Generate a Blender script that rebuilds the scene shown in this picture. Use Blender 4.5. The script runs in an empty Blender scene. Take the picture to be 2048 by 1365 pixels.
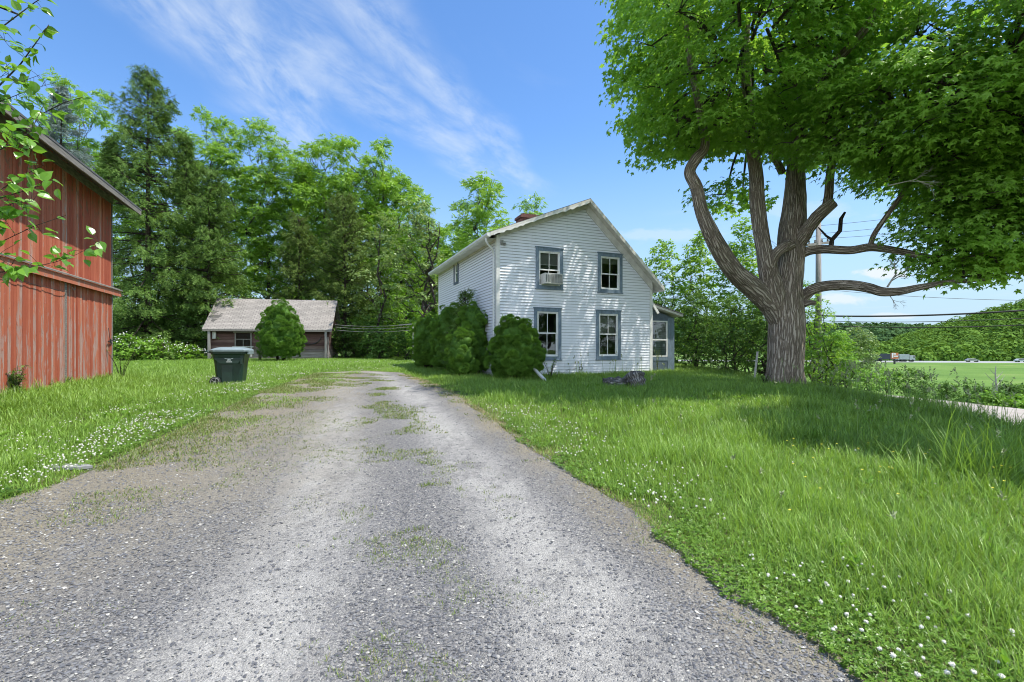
import bpy, math, random
import numpy as np
from mathutils import Vector, Matrix
R = math.radians
SC = bpy.context.scene
COL = SC.collection
# ------------------------------------------------------------------ camera, sky, sun, exposure
CAMZ = 1.35
F = 967.0            # focal length in pixels of the 2048 px wide picture
cam = bpy.data.cameras.new("camera")
camo = bpy.data.objects.new("camera", cam); COL.objects.link(camo)
camo.location = (0, 0, CAMZ); camo.rotation_euler = (R(90), 0, 0)
cam.sensor_width = 36; cam.lens = F / 2048 * 36; cam.shift_y = 17.5 / 2048
cam.clip_start = .05; cam.clip_end = 6000
SC.camera = camo
SUN_AZ = R(-12); SUN_EL = R(66)        # azimuth counted from +X towards +Y
SUN_STRENGTH = 3.0; SKY_STRENGTH = .15; EXPOSURE = 1.22
SC.view_settings.view_transform = 'Standard'; SC.view_settings.look = 'None'
SC.view_settings.exposure = EXPOSURE; SC.view_settings.gamma = 1
SC.view_settings.use_curve_mapping = False
sl = bpy.data.lights.new("sun", 'SUN'); sl.energy = SUN_STRENGTH; sl.angle = R(.5); sl.color = (1, .95, .87)
so = bpy.data.objects.new("sun", sl); COL.objects.link(so)
sdir = Vector((math.cos(SUN_EL)*math.cos(SUN_AZ), math.cos(SUN_EL)*math.sin(SUN_AZ), math.sin(SUN_EL)))
so.rotation_euler = sdir.to_track_quat('Z', 'Y').to_euler(); so.location = sdir*60

class NT:
    """small node-tree helper"""
    def __init__(s, tree): s.t = tree; s.n = tree.nodes; s.l = tree.links
    def node(s, typ, **kw):
        n = s.n.new(typ)
        for k, v in kw.items(): setattr(n, k, v)
        return n
    def put(s, sock, v):
        if hasattr(v, 'is_output') or isinstance(v, bpy.types.NodeSocket): s.l.new(v, sock)
        elif v is not None:
            if isinstance(v, (tuple, list)) and len(v) == 3 and sock.type == 'RGBA': v = (*v, 1)
            sock.default_value = v
    def math(s, op, a, b=None, c=None, clamp=False):
        n = s.node('ShaderNodeMath', operation=op); n.use_clamp = clamp
        s.put(n.inputs[0], a); s.put(n.inputs[1], b) if b is not None else None
        s.put(n.inputs[2], c) if c is not None else None
        return n.outputs[0]
    def mix(s, f, a, b, typ='MIX'):
        n = s.node('ShaderNodeMix', data_type='RGBA', blend_type=typ)
        s.put(n.inputs[0], f); s.put(n.inputs[6], a); s.put(n.inputs[7], b)
        return n.outputs[2]
    def ramp(s, f, stops, interp='LINEAR'):
        n = s.node('ShaderNodeValToRGB'); n.color_ramp.interpolation = interp
        e = n.color_ramp.elements
        while len(e) < len(stops): e.new(.5)
        for k, (p, c) in enumerate(stops):
            e[k].position = p; e[k].color = (*c, 1) if len(c) == 3 else c
        s.put(n.inputs[0], f); return n.outputs[0]
    def gr(s, f, a, b, lo=0., hi=1.):          # smooth map range a..b -> lo..hi
        n = s.node('ShaderNodeMapRange', interpolation_type='SMOOTHSTEP')
        s.put(n.inputs[0], f); n.inputs[1].default_value = a; n.inputs[2].default_value = b
        n.inputs[3].default_value = lo; n.inputs[4].default_value = hi
        return n.outputs[0]
    def noise(s, vec, scale, detail=4, rough=.55, dist=0):
        n = s.node('ShaderNodeTexNoise'); s.put(n.inputs['Vector'], vec)
        n.inputs['Scale'].default_value = scale; n.inputs['Detail'].default_value = detail
        n.inputs['Roughness'].default_value = rough; n.inputs['Distortion'].default_value = dist
        return n.outputs[0]
    def voro(s, vec, scale, feature='F1', out=0, rand=1):
        n = s.node('ShaderNodeTexVoronoi', feature=feature); s.put(n.inputs['Vector'], vec)
        n.inputs['Scale'].default_value = scale; n.inputs['Randomness'].default_value = rand
        return n.outputs[out]
    def mapping(s, vec, scale=(1, 1, 1), rot=(0, 0, 0), loc=(0, 0, 0)):
        n = s.node('ShaderNodeMapping'); s.put(n.inputs[0], vec)
        n.inputs['Scale'].default_value = scale; n.inputs['Rotation'].default_value = rot
        n.inputs['Location'].default_value = loc
        return n.outputs[0]
    def xyz(s, vec):
        n = s.node('ShaderNodeSeparateXYZ'); s.put(n.inputs[0], vec); return n.outputs

w = bpy.data.worlds.new("World"); SC.world = w; w.use_nodes = True
T = NT(w.node_tree); T.n.clear()
sky = T.node('ShaderNodeTexSky', sky_type='NISHITA'); sky.sun_disc = False
sky.sun_elevation = SUN_EL; sky.sun_rotation = R(90) - SUN_AZ
sky.air_density = 1.0; sky.dust_density = .25; sky.ozone_density = 2.2
hs = T.node('ShaderNodeHueSaturation'); hs.inputs['Saturation'].default_value = 1.16
hs.inputs['Hue'].default_value = .5; hs.inputs['Value'].default_value = .86
T.l.new(sky.outputs[0], hs.inputs['Color'])
tc = T.node('ShaderNodeTexCoord')
X, Y, Z = T.xyz(tc.outputs['Generated'])[:3]
zc = T.math('MAXIMUM', Z, .04)
px_ = T.math('DIVIDE', X, zc); py_ = T.math('DIVIDE', Y, zc)
cv = T.node('ShaderNodeCombineXYZ'); T.put(cv.inputs[0], px_); T.put(cv.inputs[1], py_)
def streak(p0, p1, w0, w1, amp, seed, fine=9.):
    dx, dy = p1[0]-p0[0], p1[1]-p0[1]; L = math.hypot(dx, dy); a = math.atan2(dy, dx)
    m = T.mapping(cv.outputs[0], rot=(0, 0, 0), loc=(-p0[0], -p0[1], 0))
    r = T.node('ShaderNodeVectorRotate', rotation_type='Z_AXIS'); T.put(r.inputs['Vector'], m); r.inputs['Angle'].default_value = -a
    wob = T.noise(r.outputs[0], 1.6, 2)
    xx, yy = T.xyz(r.outputs[0])[:2]
    yy = T.math('ADD', yy, T.math('MULTIPLY', T.math('SUBTRACT', wob, .5), .35*w0/.2))
    t = T.math('DIVIDE', xx, L)
    wid = T.math('MULTIPLY_ADD', t, w1-w0, w0)
    e = T.math('DIVIDE', T.math('ABSOLUTE', yy), T.math('MAXIMUM', wid, .03))
    across = T.gr(e, 1.15, .1)
    along = T.math('MULTIPLY', T.gr(t, -.5, .1), T.gr(t, 1.12, .85))
    n1 = T.noise(T.mapping(r.outputs[0], scale=(1.3, fine, 1), loc=(seed, 0, 0)), 3.2, 7, .62, .35)
    n2 = T.noise(T.mapping(r.outputs[0], scale=(1.1, 2.2, 1), rot=(0, 0, .5), loc=(seed*2, 3, 0)), 2.6, 6, .6, .6)
    nn = T.math('ADD', T.math('MULTIPLY', n1, .5), T.math('MULTIPLY', n2, .5))
    return T.math('MULTIPLY', T.math('MULTIPLY', T.math('MULTIPLY', across, along), T.gr(nn, .30, .74)), amp)
c1 = streak((-.86, .85), (-1.0, 2.5), .30, .25, .58, 3.1, 4.)
c2 = streak((-.46, 1.35), (.16, 3.05), .14, .13, .5, 7.7, 3.2)
c3 = streak((-.74, 1.45), (-.1, 2.9), .24, .17, .46, 12.3, 2.8)
thin = T.math('MULTIPLY', T.gr(T.noise(T.mapping(cv.outputs[0], scale=(1, .5, 1), rot=(0, 0, -.3)), 1.1, 7, .6, .8), .52, .8), .22)
cl = T.math('MAXIMUM', T.math('MAXIMUM', c1, c2), T.math('MAXIMUM', c3, thin))
ys = T.math('MAXIMUM', Y, .02); U = T.math('DIVIDE', X, ys); V = T.math('DIVIDE', Z, ys)
uv = T.node('ShaderNodeCombineXYZ'); T.put(uv.inputs[0], U); T.put(uv.inputs[1], V)
cn = T.noise(T.mapping(uv.outputs[0], scale=(1, 2.2, 1)), 16, 6, .6, .3)
def cumulus(px, py, rx, ry, amp):
    u0, v0 = (px-1024)/F, (700-py)/F
    a = T.math('DIVIDE', T.math('SUBTRACT', U, u0), rx/F); b = T.math('DIVIDE', T.math('SUBTRACT', V, v0), ry/F)
    d = T.math('SQRT', T.math('ADD', T.math('MULTIPLY', a, a), T.math('MULTIPLY', b, b)))
    d = T.math('ADD', d, T.math('MULTIPLY', T.math('SUBTRACT', cn, .5), 2.2))
    return T.math('MULTIPLY', T.math('MULTIPLY', T.gr(d, 1., .35), amp), T.gr(Y, .0, .1))
for args in ((1768, 547, 66, 15, 1.), (1690, 600, 75, 14, .8), (1795, 632, 60, 8, .7), (1850, 575, 120, 9, .3), (1600, 420, 170, 26, .25), (1340, 470, 130, 16, .3)):
    cl = T.math('MAXIMUM', cl, cumulus(*args))
ahead = T.gr(Y, -.35, .25)                       # sky ahead, toned down; the unseen half behind stays brighter
low = T.math('MULTIPLY', T.gr(Z, .42, .0, 0, .92), ahead)                # milky air towards the horizon
fill_sky = T.mix(T.gr(Z, .9, .1), hs.outputs[0], (5.2, 5.9, 6.6))   # unseen sky behind brightened, added fill for the shaded gable
skc = T.mix(ahead, fill_sky, T.mix(1, hs.outputs[0], (.74, .78, .84), 'MULTIPLY'))
skc = T.mix(low, skc, (1.5, 2.1, 2.65))
skc = T.mix(cl, skc, (2.5, 2.75, 3.0))
bg = T.node('ShaderNodeBackground'); T.put(bg.inputs[0], skc); bg.inputs[1].default_value = SKY_STRENGTH
wo = T.node('ShaderNodeOutputWorld'); T.l.new(bg.outputs[0], wo.inputs[0])
SC.cycles.max_bounces = 7; SC.cycles.diffuse_bounces = 3; SC.cycles.glossy_bounces = 2
SC.cycles.transmission_bounces = 4; SC.cycles.transparent_max_bounces = 8
SC.cycles.use_denoising = True; SC.cycles.filter_width = 1.05; SC.cycles.sample_clamp_indirect = 6

# ------------------------------------------------------------------ object helpers
def tag(o, label=None, cat=None, group=None, kind=None):
    if label: o['label'] = label
    if cat: o['category'] = cat
    if group: o['group'] = group
    if kind: o['kind'] = kind
    return o
def empty(name, loc=(0, 0, 0), rz=0):
    o = bpy.data.objects.new(name, None); COL.objects.link(o)
    o.location = loc; o.rotation_euler = (0, 0, rz); o.empty_display_size = .3
    return o
def link_mesh(name, me, mat, parent):
    me.materials.append(mat)
    o = bpy.data.objects.new(name, me); COL.objects.link(o)
    if parent: o.parent = parent
    return o
def raw_mesh(name, verts, loops, starts, smooth=False, rnd=None, uv=None):
    me = bpy.data.meshes.new(name)
    verts = np.asarray(verts, np.float32); loops = np.asarray(loops, np.int32); starts = np.asarray(starts, np.int32)
    me.vertices.add(len(verts)); me.vertices.foreach_set('co', verts.ravel())
    me.loops.add(len(loops)); me.loops.foreach_set('vertex_index', loops)
    me.polygons.add(len(starts)); me.polygons.foreach_set('loop_start', starts)
    me.polygons.foreach_set('use_smooth', np.full(len(starts), bool(smooth)))
    if rnd is not None:
        a = me.attributes.new('rnd', 'FLOAT', 'POINT'); a.data.foreach_set('value', np.asarray(rnd, np.float32))
    if uv is not None:
        a = me.attributes.new('st', 'FLOAT_VECTOR', 'POINT'); a.data.foreach_set('vector', np.asarray(uv, np.float32).ravel())
    me.update(calc_edges=True)
    return me

class MB:
    """collects boxes, tubes and sheets, then builds ONE mesh object"""
    def __init__(s): s.v = []; s.f = []; s.r = []; s.cur = 0.; s.st = []
    def add(s, vs, fs, st=None):
        s.st += list(st) if st is not None else [(p[0], p[1], p[2]) for p in vs]
        b = len(s.v); s.v += [tuple(map(float, p)) for p in vs]; s.f += [[b+i for i in f] for f in fs]
        s.r += [s.cur]*len(vs); return s
    def box(s, a, b, rot=0, piv=None):
        (x0, y0, z0), (x1, y1, z1) = a, b
        vs = [(x0, y0, z0), (x1, y0, z0), (x1, y1, z0), (x0, y1, z0), (x0, y0, z1), (x1, y0, z1), (x1, y1, z1), (x0, y1, z1)]
        if rot:
            p = piv or ((x0+x1)/2, (y0+y1)/2); c, q = math.cos(rot), math.sin(rot)
            vs = [(p[0]+(x-p[0])*c-(y-p[1])*q, p[1]+(x-p[0])*q+(y-p[1])*c, z) for x, y, z in vs]
        return s.add(vs, [(0, 3, 2, 1), (4, 5, 6, 7), (0, 1, 5, 4), (1, 2, 6, 5), (2, 3, 7, 6), (3, 0, 4, 7)])
    def hexa(s, bot, top):
        return s.add(list(bot)+list(top), [(3, 2, 1, 0), (4, 5, 6, 7), (0, 1, 5, 4), (1, 2, 6, 5), (2, 3, 7, 6), (3, 0, 4, 7)])
    def prism(s, poly, axis, a, b):      # poly of 2-D points extruded along an axis
        def P(u, v, t): return {'x': (t, u, v), 'y': (u, t, v), 'z': (u, v, t)}[axis]
        n = len(poly); vs = [P(u, v, a) for u, v in poly]+[P(u, v, b) for u, v in poly]
        return s.add(vs, [list(range(n))[::-1], [n+i for i in range(n)]]+[(i, (i+1) % n, n+(i+1) % n, n+i) for i in range(n)])
    def beam(s, p, q, wd, ht, up=(0, 0, 1)):
        p, q = Vector(p), Vector(q); d = (q-p).normalized(); u = Vector(up)
        if abs(d.dot(u)) > .97: u = Vector((1, 0, 0))
        x = d.cross(u).normalized()*wd/2; y = x.cross(d).normalized()*ht/2
        return s.hexa([p-x-y, p+x-y, q+x-y, q-x-y], [p-x+y, p+x+y, q+x+y, q-x+y])
    def tube(s, pts, rad, k=8, cap=True, squash=None):
        pts = [Vector(p) for p in pts]
        if not hasattr(rad, '__len__'): rad = [rad]*len(pts)
        ref = Vector((.31, .2, .93)); rings = []
        for i, p in enumerate(pts):
            d = (pts[min(i+1, len(pts)-1)]-pts[max(i-1, 0)]).normalized()
            if abs(d.dot(ref)) > .95: ref = Vector((.9, .3, .1))
            x = (ref-d*ref.dot(d)).normalized(); y = d.cross(x); ref = x
            rings.append([p+(x*math.cos(2*math.pi*j/k)+y*math.sin(2*math.pi*j/k))*rad[i] for j in range(k)])
        vs = [v for r in rings for v in r]
        fs = [(i*k+j, i*k+(j+1) % k, (i+1)*k+(j+1) % k, (i+1)*k+j) for i in range(len(pts)-1) for j in range(k)]
        if cap: fs += [list(range(k))[::-1], [(len(pts)-1)*k+j for j in range(k)]]
        ln = [0.]
        for a_, b_ in zip(pts, pts[1:]): ln.append(ln[-1]+(b_-a_).length)
        rm = max(rad); off = len(s.v)*.37 % 17
        st = [(rm*math.cos(2*math.pi*j/k)*.6+rad[i]*math.cos(2*math.pi*j/k)*.4+off, rm*math.sin(2*math.pi*j/k)*.6+rad[i]*math.sin(2*math.pi*j/k)*.4, ln[i]+off) for i in range(len(pts)) for j in range(k)]
        return s.add(vs, fs, st)
    def lathe(s, prof, c=(0, 0, 0), k=20, axis='z'):
        vs = []
        for r, h in prof:
            for j in range(k):
                a = 2*math.pi*j/k; p = (r*math.cos(a), r*math.sin(a), h)
                if axis == 'x': p = (p[2], p[0], p[1])
                if axis == 'y': p = (p[0], p[2], p[1])
                vs.append((p[0]+c[0], p[1]+c[1], p[2]+c[2]))
        n = len(prof)
        fs = [(i*k+j, i*k+(j+1) % k, (i+1)*k+(j+1) % k, (i+1)*k+j) for i in range(n-1) for j in range(k)]
        fs += [list(range(k))[::-1], [(n-1)*k+j for j in range(k)]]
        return s.add(vs, fs)
    def sub(s, n, amp, seed=0): return s
    def build(s, name, mat, parent=None, smooth=False, bevel=0, flip=False):
        loops = [i for f in s.f for i in f]; starts = np.cumsum([0]+[len(f) for f in s.f[:-1]])
        me = raw_mesh(name, s.v, loops, starts, smooth, s.r, s.st)
        me.validate()
        o = link_mesh(name, me, mat, parent)
        if bevel:
            m = o.modifiers.new('bevel', 'BEVEL'); m.width = bevel; m.segments = 2; m.limit_method = 'ANGLE'
        return o

def nz(a): return a/np.maximum(np.linalg.norm(a, axis=-1, keepdims=True), 1e-9)
class Cloud:
    """many small template polygons (leaves, blades, pebbles) gathered into one mesh"""
    def __init__(s): s.V = []; s.L = []; s.S = []; s.R = []; s.nv = 0; s.nl = 0
    def add(s, tv, tf, P, n, t, S, rnd=None, rng=None):
        """P centres, n normals, t tip directions, S sizes (N,) or (N,3)"""
        N = len(P)
        if N == 0: return
        tv = np.asarray(tv, float); n = nz(np.asarray(n, float)); t = np.asarray(t, float)
        t = nz(t-(t*n).sum(1, keepdims=True)*n); x = np.cross(t, n)
        S = np.asarray(S, float); S = S[:, None].repeat(3, 1) if S.ndim == 1 else S
        v = P[:, None, :]+(tv[None, :, 0:1]*S[:, None, 0:1])*x[:, None]+(tv[None, :, 1:2]*S[:, None, 1:2])*t[:, None]+(tv[None, :, 2:3]*S[:, None, 2:3])*n[:, None]
        K = len(tv); tl = np.concatenate([np.asarray(f) for f in tf]); st = np.cumsum([0]+[len(f) for f in tf[:-1]])
        base = np.arange(N)[:, None]
        s.V.append(v.reshape(-1, 3)); s.L.append((tl[None]+base*K+s.nv).ravel()); s.S.append((st[None]+base*len(tl)+s.nl).ravel())
        if rnd is None: rnd = (rng or np.random.default_rng(1)).random(N)
        s.R.append(np.repeat(rnd, K)); s.nv += N*K; s.nl += N*len(tl)
    def build(s, name, mat, parent=None, smooth=False):
        me = raw_mesh(name, np.concatenate(s.V), np.concatenate(s.L), np.concatenate(s.S), smooth, np.concatenate(s.R))
        return link_mesh(name, me, mat, parent)

_tab = np.random.default_rng(77).random((32, 32, 32))
def vnoise(p):
    p = np.asarray(p, float); i = np.floor(p).astype(int); f = p-i; f = f*f*(3-2*f); o = 0
    for dx in (0, 1):
        for dy in (0, 1):
            for dz in (0, 1):
                wt = (f[..., 0] if dx else 1-f[..., 0])*(f[..., 1] if dy else 1-f[..., 1])*(f[..., 2] if dz else 1-f[..., 2])
                o = o+wt*_tab[(i[..., 0]+dx) % 32, (i[..., 1]+dy) % 32, (i[..., 2]+dz) % 32]
    return o
def fnoise(p, oct=3):
    p = np.asarray(p, float); return sum(vnoise(p*2**k+k*7.3)*.5**k for k in range(oct))/sum(.5**k for k in range(oct))
def n2(x, y, s=1., seed=0.):
    x = np.asarray(x, float); y = np.asarray(y, float)
    return fnoise(np.stack([x*s+seed, y*s+seed*1.7, np.zeros_like(x)+seed], -1))

# ------------------------------------------------------------------ terrain functions
def sst(a, b, x):
    t = np.clip((np.asarray(x, float)-a)/(b-a), 0, 1); return t*t*(3-2*t)
def crest_x(y): return 7.55+.10*np.clip(np.asarray(y, float)-7, -6, 12)+.15*np.sin(np.asarray(y, float)*.5)
def ground_z(x, y):
    x = np.asarray(x, float); y = np.asarray(y, float)
    z = .36*sst(3, 12, y)+.28*sst(17, 31, y)
    cx = crest_x(y)
    d = np.clip(x-cx, 0, None)
    drop = 1.0*sst(0, 3.2, d)+1.45*sst(2.5, 12, d)
    z = z*(1-sst(0, 8, d))-drop+.1*sst(0, 8, d)-.10*sst(-2.2, .2, x-cx)*(1-sst(17, 20, y))
    z = z-1.75*sst(30, 46, x)
    z = z+.05*(n2(x, y, .35, 3.)-.5)*sst(3, 9, y)
    return z
DR = dict(y=[-3, 1.5, 2.2, 2.9, 4.3, 6.5, 9.7, 13.8, 17.5, 20.0, 21.2],
          r=[1.36, 1.36, 1.34, 1.22, .87, .11, -.94, -2.3, -3.6, -4.7, -6.0],
          l=[-5.6, -5.2, -5.0, -4.75, -4.35, -4.75, -5.45, -6.5, -7.4, -8.0, -7.2])
def drive_r(y): return np.interp(y, DR['y'], DR['r'])
def drive_l(y): return np.interp(y, DR['y'], DR['l'])
LR = dict(y=[-10, 5, 15, 24, 28, 31, 34, 37, 40, 44, 50, 70], x=[20.5, 22, 23.5, 25.6, 28.2, 30.4, 30.5, 28.6, 26.6, 24.6, 23.4, 22])
def lroad_x(y): return np.interp(y, LR['y'], LR['x'])
def pt(px, py, y):        # world point of a photo pixel at a given distance, used to measure real sizes
    return Vector(((px-1024)/F*y, y, CAMZ+(700-py)/F*y))

# ------------------------------------------------------------------ materials
def mat(name):
    m = bpy.data.materials.new(name); m.use_nodes = True; t = NT(m.node_tree)
    b = t.n.get('Principled BSDF'); return m, t, b
def bump(t, b, h, strength=.5, dist=.02):
    n = t.node('ShaderNodeBump'); n.inputs['Strength'].default_value = strength; n.inputs['Distance'].default_value = dist
    t.put(n.inputs['Height'], h); t.l.new(n.outputs[0], b.inputs['Normal'])
def plain(name, col, rough=.6, var=.12, scale=6, metal=0, bmp=0, spec=.5, stretch=(1, 1, 1)):
    m, t, b = mat(name); g = t.node('ShaderNodeTexCoord').outputs['Object']
    n = t.noise(t.mapping(g, scale=stretch), scale, 5, .6)
    lo = tuple(c*(1-var) for c in col); hi = tuple(min(c*(1+var), 1) for c in col)
    t.put(b.inputs['Base Color'], t.ramp(n, [(.3, lo), (.7, hi)]))
    b.inputs['Roughness'].default_value = rough; b.inputs['Metallic'].default_value = metal
    b.inputs['Specular IOR Level'].default_value = spec
    if bmp: bump(t, b, n, bmp, .01)
    return m
def leafmat(name, dark, light, trans=.42, tcol=None, gloss=.35, big=.25, spec=.35):
    m, t, b = mat(name)
    a = t.node('ShaderNodeAttribute', attribute_name='rnd').outputs['Fac']
    g = t.node('ShaderNodeTexCoord').outputs['Object']
    f = t.math('ADD', t.math('MULTIPLY', a, .75), t.math('MULTIPLY', t.noise(g, big, 3), .5), clamp=True)
    c = t.ramp(f, [(.1, dark), (.5, tuple((p+q)/2 for p, q in zip(dark, light))), (.95, light)])
    t.put(b.inputs['Base Color'], c); b.inputs['Roughness'].default_value = gloss
    b.inputs['Specular IOR Level'].default_value = spec
    tr = t.node('ShaderNodeBsdfTranslucent')
    tcol = tcol or tuple(p*k for p, k in zip(light, (1.15, 1.15, .5)))
    t.put(tr.inputs[0], t.mix(.6, c, tcol))
    mx = t.node('ShaderNodeMixShader'); mx.inputs[0].default_value = trans
    t.l.new(b.outputs[0], mx.inputs[1]); t.l.new(tr.outputs[0], mx.inputs[2])
    t.l.new(mx.outputs[0], t.n['Material Output'].inputs[0])
    return m
M = {}
M['maple'] = leafmat('maple_leaf', (.12, .25, .038), (.30, .52, .075), .52)
M['walnut'] = leafmat('walnut_leaf', (.10, .21, .022), (.29, .48, .055), .46)
M['walnut2'] = leafmat('leaf_bright', (.11, .22, .025), (.30, .49, .06), .46)
M['olive'] = leafmat('leaf_greyish', (.12, .18, .055), (.25, .35, .12), .4)
M['spruce'] = leafmat('spruce_needle', (.045, .10, .02), (.17, .28, .06), .25, gloss=.6, spec=.15)
M['blue_spruce'] = leafmat('blue_spruce_needle', (.11, .16, .15), (.30, .37, .35), .15, gloss=.6, spec=.2)
M['cedar'] = leafmat('cedar_needle', (.05, .10, .02), (.18, .26, .06), .25, gloss=.6, spec=.15)
M['dwarf'] = leafmat('dwarf_spruce_needle', (.045, .11, .014), (.19, .36, .05), .2, gloss=.6, spec=.15)
M['bush_dark'] = leafmat('bush_leaf_dark', (.045, .105, .022), (.14, .25, .05), .35, gloss=.55, spec=.15)
M['bush'] = leafmat('bush_leaf', (.08, .18, .02), (.22, .40, .05), .4, gloss=.5, spec=.2)
M['mulberry'] = leafmat('mulberry_leaf', (.08, .20, .02), (.20, .40, .045), .45, gloss=.3, spec=.5)
M['grass'] = leafmat('grass_blade', (.045, .11, .012), (.30, .47, .085), .36, big=.6, gloss=.4)
M['hay'] = leafmat('tall_grass_blade', (.07, .15, .03), (.22, .33, .09), .35, big=.6)
M['dry'] = leafmat('dry_grass', (.22, .19, .09), (.42, .36, .20), .25)
M['clover'] = leafmat('clover_leaf', (.05, .125, .014), (.18, .32, .045), .35, big=1.2)
M['forest'] = leafmat('hill_forest_leaf', (.03, .08, .016), (.15, .26, .045), .2, big=.06, gloss=.9, spec=.03)
M['forest_far'] = leafmat('far_forest_leaf', (.03, .075, .03), (.09, .165, .06), .2, big=.03, gloss=.9, spec=.03)
M['weed'] = leafmat('driveway_weed', (.05, .10, .015), (.20, .27, .06), .3, big=2.)
M['seed'] = plain('grass_seed_head', (.27, .31, .15), .7)
M['petal'] = plain('clover_petal', (.62, .60, .52), .7, .2, 60)
M['yellow'] = plain('buttercup_petal', (.75, .62, .05), .5)
M['rose'] = plain('wild_rose_petal', (.75, .76, .66), .6)
def bark(name, c0, c1, c2, sc=1., wallz=7.):
    m, t, b = mat(name); g = t.node('ShaderNodeAttribute', attribute_name='st').outputs['Vector']
    v = t.mapping(g, scale=(wallz*sc*1.7, wallz*sc*1.7, 1.25*sc))
    wn = t.noise(g, 2.5*sc, 4); w_ = t.node('ShaderNodeVectorMath', operation='ADD'); t.put(w_.inputs[0], v)
    cmb = t.node('ShaderNodeCombineXYZ'); t.put(cmb.inputs[0], t.math('MULTIPLY', wn, 2.2)); t.put(w_.inputs[1], cmb.outputs[0])
    e = t.voro(w_.outputs[0], 1.3, 'DISTANCE_TO_EDGE'); fine = t.noise(t.mapping(g, scale=(14*sc, 14*sc, 5*sc)), 2, 6, .65)
    h = t.math('ADD', t.math('MULTIPLY', t.gr(e, 0, .26), .72), t.math('MULTIPLY', fine, .68))
    blot = t.noise(g, .9*sc, 4)
    c = t.ramp(t.math('ADD', t.math('MULTIPLY', h, .42), t.math('MULTIPLY', blot, .3)), [(.18, c0), (.48, c1), (.8, c2)])
    t.put(b.inputs['Base Color'], c); b.inputs['Roughness'].default_value = .9; b.inputs['Specular IOR Level'].default_value = .2
    bump(t, b, h, 1, .06); return m
M['maple_bark'] = bark('maple_bark', (.085, .065, .047), (.36, .295, .235), (.60, .53, .45))
M['bark'] = bark('tree_bark', (.03, .024, .018), (.09, .075, .06), (.17, .145, .12), 1.5)
M['conifer_bark'] = bark('conifer_bark', (.03, .022, .016), (.075, .055, .042), (.14, .11, .09), 1.5)
M['dead'] = plain('dead_twig', (.36, .33, .29), .9, .3, 8)

def ground_mat():
    m, t, b = mat('lawn_soil'); g = t.node('ShaderNodeTexCoord').outputs['Object']
    n1 = t.noise(g, 1.3, 6, .65); n2_ = t.noise(g, 22, 5, .7); n3 = t.noise(g, .09, 4, .6)
    near = t.mix(t.gr(t.math('ADD', t.math('MULTIPLY', n1, .5), t.math('MULTIPLY', n2_, .5)), .4, .62), (.045, .085, .018), (.16, .14, .075))
    far = t.ramp(t.noise(t.mapping(g, scale=(.35, 1, 1)), .16, 6, .65), [(.3, (.075, .145, .028)), (.55, (.12, .205, .042)), (.72, (.19, .235, .075))])
    X_, Y_, Z_ = t.xyz(g)[:3]
    c = t.mix(t.gr(X_, 12, 24), near, far)
    mid = t.gr(Y_, 14, 26)
    c = t.mix(t.math('MULTIPLY', mid, .7), c, far)
    t.put(b.inputs['Base Color'], c); b.inputs['Roughness'].default_value = .95; b.inputs['Specular IOR Level'].default_value = .1
    bump(t, b, t.math('ADD', n2_, n1), .6, .05); return m
M['ground'] = ground_mat()

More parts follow.
